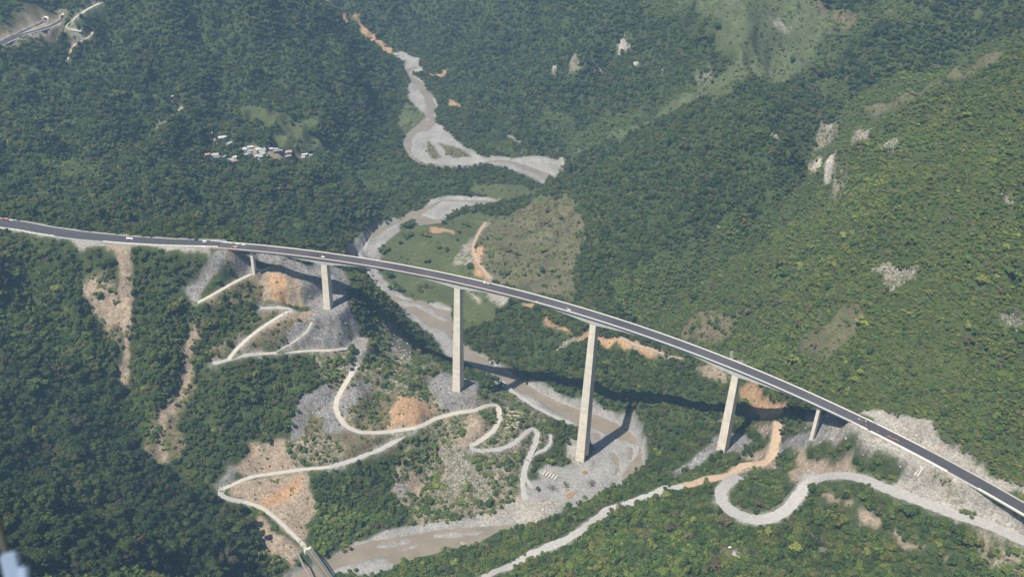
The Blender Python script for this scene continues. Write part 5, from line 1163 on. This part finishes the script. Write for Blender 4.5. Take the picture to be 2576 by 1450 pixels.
def truck(loc, rz, label, cabp, kind, bodym):
    t = thing('dump_truck' if kind == 'dump' else 'tanker_truck', label, 'truck', loc, rz)
    part('cab', profile([(2.2, .7), (4.3, .7), (4.35, 1.7), (3.7, 1.85), (3.4, 2.7), (2.2, 2.75)], 1.2), cabp, t, local=True, bevel=.1)
    part('windscreen', MB().poly([(3.72, -1, 1.9), (3.72, 1, 1.9), (3.46, .95, 2.6), (3.46, -.95, 2.6)]), glass, t, local=True)
    part('chassis', MB().box((0, 0, .8), (8.2, 1.1, .3)), steel, t, local=True)
    if kind == 'dump':
        b = MB(); b.box((-1.2, 0, 1.15), (6.0, 2.45, .15)).box((-1.2, 1.2, 1.8), (6.0, .12, 1.3)).box((-1.2, -1.2, 1.8), (6.0, .12, 1.3)).box((1.8, 0, 2.0), (.12, 2.45, 1.7)).box((-4.2, 0, 1.7), (.12, 2.45, 1.1))
        part('tipper_body', b, bodym, t, local=True)
        part('load', MB().box((-1.2, 0, 1.9), (5.6, 2.2, .9), taper=.8), sand, t, local=True)
    else:
        o = part('tank', MB().cyl((-4.4, 0, 1.95), (1.8, 0, 1.95), 1.2, 16), bodym, t, local=True)
        part('hatch', MB().cyl((-1.2, 0, 3.1), (-1.2, 0, 3.35), .35, 10), steel, o, local=True)
    wheels(t, (-3.2, -1.9, 3.2), 1.1, .52); return t
def on_deck(s, off, flip=False):
    c, hd = deck(s, off, .07); return tuple(c), float(hd) + (math.pi if flip else 0)
def px_deck(u, v, dz=.2):
    q = at(u, v, 228.3); return q
def put(fn, u, v, flip, *a, **k):
    q = at(u, v, 228.25); ss = np.linspace(-12, 900, 2400); C, hd = deck(ss); j = np.hypot(*(C[:, :2] - q[:2]).T).argmin()
    n = np.array([math.sin(hd[j]), -math.cos(hd[j])]); off = float((q[:2] - C[j, :2]) @ n); off = max(-5.8, min(5.8, off))
    loc, rz = on_deck(float(ss[j]), off, flip); return fn(loc, rz, *a, **k)
put(lambda l, r, lab: truck(l, r, lab, white, 'dump', simple('tipper_grey', (.5, .48, .44))), 1225, 714, True, 'white-cabbed dump truck driving over the third span of the viaduct')
put(pickup, 1430, 780, False, 'white pickup with an open canopy frame parked near the tallest pier', white, rack=True)
put(car, 812.5, 646, False, 'lone white car crossing the viaduct near its left end', white)
for u, v, l in ((568, 609, 'white pickup parked first from the left in the row on the viaduct'), (582, 610.5, 'white pickup with boxy canopy, second in the parked row on the viaduct'), (597.5, 613.5, 'white pickup parked third from the left in the row on the viaduct'), (612, 615.5, 'white pickup parked last, farthest right in the row on the viaduct')):
    put(pickup, u, v, l.find('second') > 0, l, white, group='pickups parked in a row on the viaduct')
put(lambda l, r, lab: truck(l, r, lab, redp, 'dump', simple('tipper_brown', (.36, .27, .20))), 590, 622.5, True, 'red dump truck on the near side of the deck beside the parked row')
put(car, 515, 605, True, 'white car standing by the steaming paving crew at the viaduct end', white)
def on_west(u, v, fn, flip, *a, **k):
    q = at(u, v, 228.25); j = int(np.hypot(*(hw_w[:, :2] - q[:2]).T).argmin()); j = min(max(j, 1), len(hw_w) - 2); t = hw_w[j + 1] - hw_w[j - 1]
    return fn((q[0], q[1], hw_w[j, 2] + .21), math.atan2(t[1], t[0]) + (math.pi if flip else 0), *a, **k)
on_west(327, 602.5, lambda l, r, lab: truck(l, r, lab, white, 'tank', tankm), False, 'white tanker truck on the highway left of the viaduct')
on_west(14, 553, lambda l, r, lab: truck(l, r, lab, redp, 'dump', redp), True, 'red truck at the far left end of the highway')
on_west(28, 554.5, pickup, False, 'white pickup behind the red truck at the far left end of the highway', white)
# road works: paver, rollers, people, barrels
pv, rzv = on_deck(-6, -3.0); pav = thing('asphalt_paver', 'grey asphalt paver steaming at the left end of the viaduct', 'paver', pv, rzv)
part('hopper', MB().box((1.8, 0, .9), (1.8, 2.6, .9), taper=1.1), steel, pav, local=True); part('engine_body', MB().box((-.4, 0, 1.2), (2.6, 2.2, 1.3)), simple('paver_grey', (.5, .5, .48)), pav, local=True, bevel=.08)
part('screed', MB().box((-2.3, 0, .4), (.9, 3.6, .5)), steel, pav, local=True); part('canopy', MB().box((-.8, 0, 2.6), (1.8, 2.0, .08)).bar((-1.5, -.9, 1.8), (-1.5, -.9, 2.6), .07).bar((-1.5, .9, 1.8), (-1.5, .9, 2.6), .07), white, pav, local=True)
barrelm = simple('barrel_orange', (.70, .16, .05), .6, .05, 1)
def barrel(s, off, lab, m=barrelm):
    l, r = on_deck(s, off); t = thing('traffic_barrel', lab, 'barrel', l, r, 'barrels on the road works'); part('drum', MB().cyl((0, 0, 0), (0, 0, .95), .36, 10, r2=.30), m, t, local=True); part('band', MB().cyl((0, 0, .45), (0, 0, .62), .345, 10, r2=.335), white, t, local=True)
for k, (s, o, l) in enumerate(((838, -1.5, 'orange barrel beside the pale sacks near the right joint of the viaduct'), (845, 2.2, 'orange barrel closest to the right joint of the viaduct'), (829, 3.4, 'orange barrel nearest the railing near the right end of the viaduct'), (858, 3.0, 'orange barrel just past the right joint of the viaduct'), (3, -5.8, 'orange barrel beside the steaming paver'), (-9, -5.6, 'orange barrel behind the steaming paver'), (870, 1.0, 'orange barrel farthest along the highway past the right joint'))): barrel(s, o, l)
hose = MB(); q0 = [deck(s, o, .35)[0] for s, o in ((868, 3.2), (871, 1.8), (874, 2.4), (878, .6), (881, 1.2))]
t = thing('orange_tarpaulin', 'crumpled orange tarpaulin lying on the highway past the right joint', 'tarpaulin', tuple(q0[2]))
for a, b_ in zip(q0[:-1], q0[1:]): hose.bar(a, b_, .6, .2)
part('folded_cloth', hose, barrelm, t, bevel=.1)
for s, o, l in ((835, -2.2, 'pale heap of sacks beside the orange barrel near the right joint'), (842, -3.8, 'small pale heap of sacks near the far parapet by the right joint')):
    lo, r = on_deck(s, o); t = thing('sack_heap', l, 'sacks', lo, r)
    part('sack_pile', MB().box((0, 0, .3), (1.6, 1.1, .6), taper=.7).box((.3, .2, .7), (.8, .6, .35), taper=.7), crm, t, local=True, bevel=.1)
def person(loc, rz, label, vest, legs=(.05, .06, .10), step=.12, arm=.25):
    t = thing('person', label, 'person', loc, rz)
    J = [((0, 0, .95), .15), ((0, 0, 1.15), .15), ((0, 0, 1.38), .16), ((0, 0, 1.50), .06), ((.01, 0, 1.58), .07), ((.02, 0, 1.68), .105), ((.01, 0, 1.78), .08),
         ((0, .19, 1.40), .07), ((arm * .4, .26, 1.14), .05), ((arm, .24, .92), .04), ((0, -.19, 1.40), .07), ((-arm * .3, -.26, 1.14), .05), ((arm * .5, -.25, .90), .04),
         ((0, .10, .88), .10), ((step * .7, .11, .50), .07), ((step * .5, .11, .08), .05), ((step + .12, .11, .04), .045), ((0, -.10, .88), .10), ((-step * .3, -.11, .50), .07), ((-step, -.11, .09), .05), ((-step + .14, -.11, .04), .045)]
    E = [(0, 1), (1, 2), (2, 3), (3, 4), (4, 5), (5, 6), (2, 7), (7, 8), (8, 9), (2, 10), (10, 11), (11, 12), (0, 13), (13, 14), (14, 15), (15, 16), (0, 17), (17, 18), (18, 19), (19, 20)]
    me = bpy.data.meshes.new('body'); me.from_pydata([j[0] for j in J], E, []); o = bpy.data.objects.new('body', me); COL.objects.link(o); o.parent = t
    sk = o.modifiers.new('skin', 'SKIN')
    for v, (p_, r_) in zip(me.skin_vertices[0].data, J): v.radius = (r_, r_)
    me.skin_vertices[0].data[0].use_root = True; o.modifiers.new('sub', 'SUBSURF').levels = 1; me.materials.append(simple('work_clothes', legs))
    part('safety_vest', MB().box((0, 0, 1.26), (.36, .44, .42), taper=1.05), vest, t, local=True, bevel=.08); part('hard_hat', MB().cyl((.02, 0, 1.74), (.02, 0, 1.86), .14, 10, r2=.08), white, t, local=True)
vest = simple('vest_orange', (.75, .20, .05)); vesty = simple('vest_yellow', (.62, .55, .10))
for s, o, r, v_, l, a in ((-3, -4.5, .4, vesty, 'worker in a yellow vest standing beside the steaming paver', .3), (-10, -4.2, 2.0, vest, 'worker in an orange vest behind the steaming paver', .15), (438, 5.6, 1.2, vest, 'worker in an orange vest by the railing left of the tallest pier', .35), (444, 6.3, -.6, vest, 'second worker in an orange vest by the railing, nearer the white pickup', .1), (410, -3, 2.6, vest, 'worker in an orange vest alone in the middle of the deck', .2), (840, .5, .2, vest, 'worker in an orange vest near the right joint of the viaduct', .25)):
    lo, r0 = on_deck(s, o); person(lo, r0 + r, l, v_, arm=a)
lo, r0 = on_deck(441, 6.5); t = thing('material_crate', 'white box of material at the railing beside the two workers', 'crate', lo, r0); part('crate_body', MB().box((0, 0, .4), (2.6, 1.1, .8)), white, t, local=True, bevel=.04); part('crate_lid', MB().box((0, 0, .85), (2.7, 1.2, .08)), crm, t, local=True)

# ------------------------------------------------------------------ truss bridge and footbridge at the bottom of the picture
teal = simple('teal_steel', (.13, .195, .21), .6, .12, 1.2, .4); plank = simple('deck_planks', (.24, .14, .06), .9, .25, .5); greyw = simple('grey_timber', (.26, .22, .20), .9, .15, .8)
A0 = at(776, 1381, 14.2); B0 = at(876, 1523, 14.2); L = np.linalg.norm(B0 - A0); tt = (B0 - A0) / L; nn = np.array([-tt[1], tt[0], 0])
tb = thing('truss_bridge', 'narrow teal steel panel bridge with orange-brown planks over the muddy river', 'bridge', tuple(A0))
part('plank_deck', MB().bar(A0 + [0, 0, .1], B0 + [0, 0, .1], 3.6, .18), plank, tb)
for sg in (-1, 1):
    mb = MB(); npan = int(L / 3.0)
    for row in (2.3, 3.9):
        e = nn * sg * row
        mb.bar(A0 + e + [0, 0, -.3], B0 + e + [0, 0, -.3], .3, .25); mb.bar(A0 + e + [0, 0, 2.0], B0 + e + [0, 0, 2.0], .3, .25)
        for k in range(npan + 1):
            p0 = A0 + tt * L * k / npan + e; mb.bar(p0 + [0, 0, -.3], p0 + [0, 0, 2.0], .14)
            if k < npan:
                p1 = A0 + tt * L * (k + .5) / npan + e; p2 = A0 + tt * L * (k + 1) / npan + e
                mb.bar(p0 + [0, 0, -.3], p1 + [0, 0, 2.0], .13); mb.bar(p1 + [0, 0, 2.0], p2 + [0, 0, -.3], .13)
    for k in range(npan * 2 + 1):
        p0 = A0 + tt * L * k / npan / 2; mb.bar(p0 + nn * sg * 2.3 + [0, 0, 2.15], p0 + nn * sg * 3.9 + [0, 0, 2.15], .8, .08)
    part('side_truss', mb, teal, tb)
mb = MB()
for k in range(int(L / 3) + 1): p0 = A0 + tt * L * k / int(L / 3); mb.bar(p0 - nn * 3.7 + [0, 0, -.35], p0 + nn * 3.7 + [0, 0, -.35], .3, .3)
part('cross_beams', mb, teal, tb)
part('seat_block', MB().box(A0 + [0, 0, -3.2] - tt * 1.5, (4, 9, 5.6), np.array([tt, nn, [0, 0, 1]]).T), lightc, tb)
fbA = at(748, 1390, 13.0); fbB = at(800, 1500, 13.0)
d_ = (fbB - fbA) / np.linalg.norm(fbB - fbA); n_ = np.array([-d_[1], d_[0], 0]); fb = thing('footbridge', 'slim grey suspended footbridge beside the teal truss bridge', 'bridge', tuple(fbA))
part('walkway', MB().bar(fbA, fbB, 1.8, .2), greyw, fb)
for sg in (-1, 1): part('handrail', MB().bar(fbA + n_ * sg * .95 + [0, 0, 1.0], fbB + n_ * sg * .95 + [0, 0, 1.0], .14, .12), steel, fb)
mb = MB()
for sg in (-1, 1): mb.bar(fbA + n_ * sg * 1.6 + [0, 0, -4], fbA + n_ * sg * 1.6 + [0, 0, 5.5], .5)
mb.bar(fbA - n_ * 1.8 + [0, 0, 5.5], fbA + n_ * 1.8 + [0, 0, 5.5], .5, .5); part('tower', mb, steel, fb)
gA = at(762, 1366, 15.2); gt_ = thing('height_gauge', 'dark steel goalpost frame over the white road before the truss bridge', 'frame', tuple(gA)); mb = MB()
for sg in (-1, 1): mb.bar(gA + nn * sg * 4.2 + [0, 0, -2], gA + nn * sg * 4.2 + [0, 0, 5.5], .45)
mb2 = MB().bar(gA - nn * 4.5 + [0, 0, 5.5], gA + nn * 4.5 + [0, 0, 5.5], .55, .55)
part('post', mb, simple('frame_grey', (.22, .22, .22)), gt_); part('crossbar', mb2, simple('frame_grey', (.22, .22, .22)), gt_)

# ------------------------------------------------------------------ tunnels
def portal(u, v, z, tdir, label, R=5.4, depth_=3):
    c = at(u, v, z); t = tdir / np.linalg.norm(tdir); n = np.array([-t[1], t[0], 0]); o = thing('tunnel_portal', label, 'tunnel', tuple(c))
    def arch(r, w, x):
        pts = [c + t * x + n * (-r) + [0, 0, 0]]; 
        for k in range(13):
            a = math.pi - math.pi * k / 12; pts.append(c + t * x + n * (r * math.cos(a)) + [0, 0, w + r * math.sin(a)])
        pts.append(c + t * x + n * r); return pts
    mb = MB(); 
    for r, x0, x1 in ((R + 1.3, -1.5, depth_), ):
        o1, o2, i1, i2 = arch(R + 1.3, 1.5, x0), arch(R + 1.3, 1.5, x1), arch(R, 1.5, x0), arch(R, 1.5, x1); k0 = len(mb.V)
        for q in (o1, o2, i1, i2): mb.V += [tuple(p) for p in q]
        m_ = len(o1)
        for k in range(m_ - 1):
            for a, b_ in ((0, 1), (2, 3), (0, 2)):
                mb.F.append((k0 + a * m_ + k, k0 + a * m_ + k + 1, k0 + b_ * m_ + k + 1, k0 + b_ * m_ + k)); mb.M.append(0)
    part('portal_ring', mb, par, o)
    e = arch(R - .01, 1.5, depth_ - .5); part('bore_shade_sheet', MB().poly(e), jm, o); return o  # flat dark sheet stands in for the unlit inside of the tunnel
d1 = TUN[0][-1] - TUN[0][-6]; d2 = TUN[1][-1] - TUN[1][-6]
portal(160, 46, 228, np.array([d1[0], d1[1], 0]), 'white arched tunnel mouth at the end of the right carriageway')
portal(116, 52.5, 228, np.array([d2[0], d2[1], 0]), 'white arched tunnel mouth on the left carriageway, nearer the picture edge')

# ------------------------------------------------------------------ village houses and the hut
def house(u, v, w, d, h, rz, roofc, wallc, label, flat=False, group='village houses'):
    p_ = hit([u], [v])[0]; t = thing('house', label, 'house', (p_[0], p_[1], zat(p_[0], p_[1]) - .4), rz, group)
    part('wall', MB().box((0, 0, h / 2), (w, d, h)), wallc, t, local=True)
    if flat: part('roof', MB().box((0, 0, h + .12), (w + .8, d + .8, .22)), roofc, t, local=True)
    else:
        mb = MB(); r = .28 * d; x, y = w / 2 + .5, d / 2 + .5
        mb.V += [(-x, -y, h), (x, -y, h), (x, y, h), (-x, y, h), (-x, 0, h + r), (x, 0, h + r), (-x, -y, h - .12), (x, -y, h - .12), (x, y, h - .12), (-x, y, h - .12)]
        mb.F += [(0, 1, 5, 4), (2, 3, 4, 5), (0, 4, 3), (1, 2, 5), (6, 9, 8, 7), (0, 6, 7, 1), (1, 7, 8, 2), (2, 8, 9, 3), (3, 9, 6, 0)]; mb.M += [0] * 9
        part('roof', mb, roofc, t, local=True)
    dr = part('door', MB().box((w * .2, -d / 2 - .03, 1.05), (1.0, .08, 2.1)), simple('door_wood', (.12, .08, .05)), t, local=True)
    for x in (-w * .25, w * .38): part('window', MB().box((x, -d / 2 - .03, 1.6), (.9, .08, .9)), glass, t, local=True)
    return t
tin = simple('tin_roof', (.33, .34, .36), .45, .08, .3, .5); tinw = simple('white_roof', (.46, .46, .46), .5, .05, .3, .4); tind = simple('dull_roof', (.30, .27, .25), .8, .15, .4); clay = simple('orange_roof', (.36, .20, .13), .9, .1, .4)
wl = simple('plaster', (.42, .39, .33)); wo_ = simple('orange_wall', (.75, .33, .10)); wy = simple('yellow_wall', (.72, .66, .32)); wb = simple('board_wall', (.38, .30, .24))
def vz(x, y): return 497.4 / 1 + 0, 0
def vil(x, y): return (760 + x * .17857) / 1.52795, (500 + y * .17857) / 1.52795
HS = [(255,85,9,6,0,tinw,wl,'small white-roofed house highest left, apart from the village'),(530,175,13,7,.1,tinw,wl,'long white-roofed house in the trees above the village'),(395,210,9,6,.8,clay,wl,'house with a faded red roof in the trees left of the village'),
 (410,315,10,8,.5,tin,wb,'pale tin-roofed house below the faded red roof'),(680,300,10,6,.7,tin,wb,'tin-roofed house alone between the upper houses and the village centre'),(205,545,8,6,.2,clay,wl,'small orange-roofed house at the left edge of the village'),
 (380,548,11,8,0,tin,wl,'square grey tin-roofed house at the left of the village'),(400,592,12,5,0,wb and tind,wl,'low dun house in front of the square tin-roofed house'),(575,585,8,6,.3,tin,wl,'bluish tin-roofed hut left of the village centre'),
 (518,600,4,4,0,tinw,wl,'tiny white-roofed shed left of the village centre'),(785,590,11,7,-.5,tinw,wl,'bright slanting roof at the lower middle of the village'),(715,650,14,9,.4,tin,wb,'wide grey roof at the bottom of the village'),
 (800,680,11,6,.3,clay,wl,'dusty orange roof at the bottom of the village'),(975,425,12,8,.1,tinw,wl,'white square roof at the upper left of the village centre'),(1065,435,11,7,.6,tind,wb,'dark roof beside the white square roof'),
 (1135,382,10,5,0,tinw,wl,'small white roof at the top of the village centre'),(1110,470,9,6,.4,tin,wl,'pale roof under the dark roof in the village centre'),(1040,475,5,4,0,tinw,wl,'tiny white roof in the village centre'),
 (1060,530,13,8,.6,tin,wl,'slanting light grey roof at the middle of the village'),(1325,425,12,8,.3,tinw,wl,'white roof touching the yellow-walled house'),(1390,440,12,7,0,tind,wy,'yellow-walled house with a brownish roof'),
 (1445,400,8,5,.3,tinw,wl,'bright white roof at the upper right of the village centre'),(1380,475,10,5,0,tinw,wl,'pale roof in front of the yellow-walled house'),(1400,525,10,8,1.0,tinw,wl,'tall bright roof at the right of the village centre'),
 (1300,570,13,8,.2,tin,wl,'broad bluish roof, left of the lowest pair in the village'),(1405,585,15,6,0,tin,wl,'long bluish roof, right of the lowest pair in the village'),(1350,640,9,4,-.5,tinw,wl,'small pale roof below the pair of bluish roofs'),
 (1570,425,8,5,0,tinw,wl,'small white house left of the dusty yard'),(1640,428,13,5,0,tin,wl,'long tin roof above the dusty yard'),(1690,460,11,7,.2,tind,wb,'dark weathered roof beside the dusty yard'),
 (1900,495,20,8,.2,tind,wo_,'long brown-roofed shed with a bright orange wall at the yard'),(1780,460,7,3,0,tinw,wl,'small pale stall at the top of the dusty yard'),(1925,580,14,6,.3,tind,wb,'grey roof below the orange-walled shed'),
 (2295,545,8,5,0,tinw,wl,'white house at the far right of the village'),(2340,535,6,4,0,tin,wl,'small house just right of the far white house'),(2435,560,6,4,0,tin,wl,'last small house at the right end of the village'),(2270,605,6,4,0,tinw,wl,'tiny white roof below the far right houses')]
for x, y, w, d, rz, rf, wa, l in HS:
    if l: house(*vil(x, y), w, d, 3.0, rz + .25, rf, wa, l)
for x, y, w, d, l in ((1298,735,7,6,'round-topped white water tank shed on the plateau above the village'),(1305,778,9,4,'long pale roof on the plateau above the village'),(1382,776,8,5,'dun roof beside the track on the plateau'),(1400,797,5,4,'small pale roof at the top of the plateau track')):
    house(x * .33358, y * .33358, w, d, 3, .2, tinw if 'white' in l or 'pale' in l else tind, wl, l, group='houses on the plateau')
hu, hv = vx(2,2,[(408,1285)])[0]; house(hu, hv, 8, 6, 2.2, -.45, simple('hut_thatch', (.28, .26, .24), .9, .15, .6), wb, 'small grey-roofed hut in a forest clearing near the bottom edge', group=None)
hu, hv = vx(2,2,[(355,1228)])[0]; w_ = hit([hu], [hv])[0]; t = thing('stone_block', 'small white block on the grass above the grey hut', 'block', (w_[0], w_[1], zat(w_[0], w_[1]))); part('block_body', MB().box((0, 0, .6), (3, 1.6, 1.4), taper=.8), white, t, local=True, bevel=.1)

# concrete slabs, gabion terraces, chamber by the tallest pier
slabm = simple('slab_concrete', (.46, .43, .37), .9, .1, .5)
for k, (x, y) in enumerate(((1530,668), (1552,676), (1574,684), (1596,693), (1618,702))):
    u, v = vx(1,2,[(x, y)])[0]; w_ = hit([u], [v])[0]
    t = thing('concrete_slab', ('leftmost', 'second', 'middle', 'fourth', 'rightmost')[k] + ' of the five white slabs stacked on the gravel yard', 'slab', (w_[0], w_[1], zat(w_[0], w_[1]) + .3), 1.1, 'white slabs on the gravel yard')
    part('slab_body', MB().box((0, 0, .5), (8.5, 2.2, 1.3)), slabm, t, local=True, bevel=.08)
gbz = []
gb = thing('gabion_terrace', 'stepped rows of pale sacks on the slope inside the road loops', 'terrace', tuple(hit([1287], [1055])[0]))
rr_ = np.random.default_rng(5)
for k in range(6):
    u, v = 858.67 + .33358 * (1270 - 3 * k + 0), 966.8 + .33358 * (205 + 24 * k); mb = MB()
    q0 = hit([u - 6], [v])[0]; q1 = hit([u + 27], [v + 3])[0]; n = 16
    for j in range(n):
        p_ = q0 + (q1 - q0) * j / n; p_[2] = zat(p_[0], p_[1]); mb.box(p_ + [0, 0, .3], (1.0, 1.1, 1.1), None)
    part('sack_row', mb, crm, gb, bevel=.12)
u, v = vx(1,2,[(1790,590)])[0]; w_ = hit([u], [v])[0]; t = thing('concrete_chamber', 'open concrete chamber at the foot of the tallest pier', 'chamber', (w_[0], w_[1], zat(w_[0], w_[1])), -.4)
mb = MB()
for c_, s_ in (((0, 1.3, 1), (4.6, .4, 2.6)), ((0, -1.3, 1), (4.6, .4, 2.6)), ((-2.1, 0, 1), (.4, 2.2, 2.6)), ((2.1, 0, 1), (.4, 2.2, 2.6)), ((0, 0, 1), (.4, 2.2, 2.6))): mb.box(c_, s_)
part('chamber_wall', mb, slabm, t, local=True); part('chamber_floor', MB().box((0, 0, .6), (3.7, 2.1, .2)), jm, t, local=True)
u, v = 2325, 1170; 
for k, (a_, b__) in enumerate((((2318,1172),(2300,1194)), ((2322,1174),(2308,1196)))):
    p0 = hit([a_[0]], [a_[1]])[0]; p1 = hit([b__[0]], [b__[1]])[0]
    t = thing('drain_chute', ('left', 'right')[k] + ' white drain chute running down the scree from the highway', 'chute', tuple(p0)); part('chute_channel', MB().bar(p0 + [0, 0, .4], p1 + [0, 0, .4], 1.3, .5), par, t)

# ------------------------------------------------------------------ boulders
rk = np.random.default_rng(21); mb = MB()
def rocks(covers, sp, smin, smax, dens, seed, y1=1500):
    x, y, z = scatter(sp, -700, 700, 620, y1, seed); j, i = near_idx(x, y); ok = np.isin(COV[j, i], covers) & (rk.random(len(x)) < dens) & (ROADD[j, i] > 1) & (hw[j, i] < .1)
    return np.c_[x[ok], y[ok], z[ok], rk.uniform(smin, smax, ok.sum()) * rk.uniform(.5, 1, ok.sum())]
RK = np.concatenate([rocks((4,), 5, .4, 1.3, .25, 1), rocks((9, 12), 3.2, .5, 1.9, .4, 2), rocks((5, 6, 10), 5.5, .4, 1.5, .3, 3), rocks((2, 3), 14, .5, 1.1, .15, 4)])
Vb, Fb = ICO1; nv = len(Vb); VV = []; FF = []
for k, (x, y, z, s) in enumerate(RK):
    v = Vb * rk.uniform(.6, 1.25, (nv, 1)) * [s, s * rk.uniform(.6, 1), s * rk.uniform(.5, .8)] + [x, y, z + s * .1]; VV.append(v)
fb_ = np.array(Fb); FF = (fb_[None] + (np.arange(len(RK)) * nv)[:, None, None]).reshape(-1, 3)
me = bpy.data.meshes.new('boulders'); me.from_pydata(np.concatenate(VV).tolist(), [], FF.tolist()); me.materials.append(simple('pale_rock', (.42, .39, .34), .95, .25, .25)); link('boulders', me, kind='stuff')
print('rocks', len(RK))

# ------------------------------------------------------------------ helicopter fitting at the lower left corner, close to the lens
cam_d.dof.use_dof = True; cam_d.dof.focus_distance = 1300; cam_d.dof.aperture_fstop = 4.5
def nearp(u, v, d): return CAM + ray(u, v) * d
hp = thing('aircraft_mirror_arm', 'blurred dark arm with a pale fitting close to the lens in the lower left corner', 'aircraft part', tuple(nearp(10, 1400, 1.6)))
part('arm', MB().cyl(nearp(-45, 1180, 1.6), nearp(18, 1400, 1.6), .006, 12), simple('black_arm', (.05, .055, .05), .5), hp)
part('fitting', MB().bar(nearp(22, 1388, 1.58), nearp(42, 1475, 1.58), .022, .022), simple('pale_blue_metal', (.17, .23, .32), .4, .05, 5), hp, bevel=.004)
part('knob', MB().cyl(nearp(60, 1424, 1.57), nearp(62, 1475, 1.57), .008, 12), simple('pale_blue_metal', (.17, .23, .32), .4, .05, 5), hp)

# ------------------------------------------------------------------ haze
hm = bpy.data.materials.new('haze'); hm.use_nodes = True; nt = hm.node_tree; nt.nodes.clear()
pv_ = nt.nodes.new('ShaderNodeVolumePrincipled'); pv_.inputs['Color'].default_value = (.40, .68, 1.0, 1); pv_.inputs['Density'].default_value = .000092; pv_.inputs['Anisotropy'].default_value = .0
ou = nt.nodes.new('ShaderNodeOutputMaterial'); nt.links.new(pv_.outputs[0], ou.inputs['Volume'])
zlo = float(HZ.min()) - 12; zhi = max(float(HZ.max()), 935) + 10
hb = MB().box((0, 2700, (zlo + zhi) / 2), (6200, 6800, zhi - zlo)); me = hb.mesh('haze', hm); link('haze', me, kind='stuff')
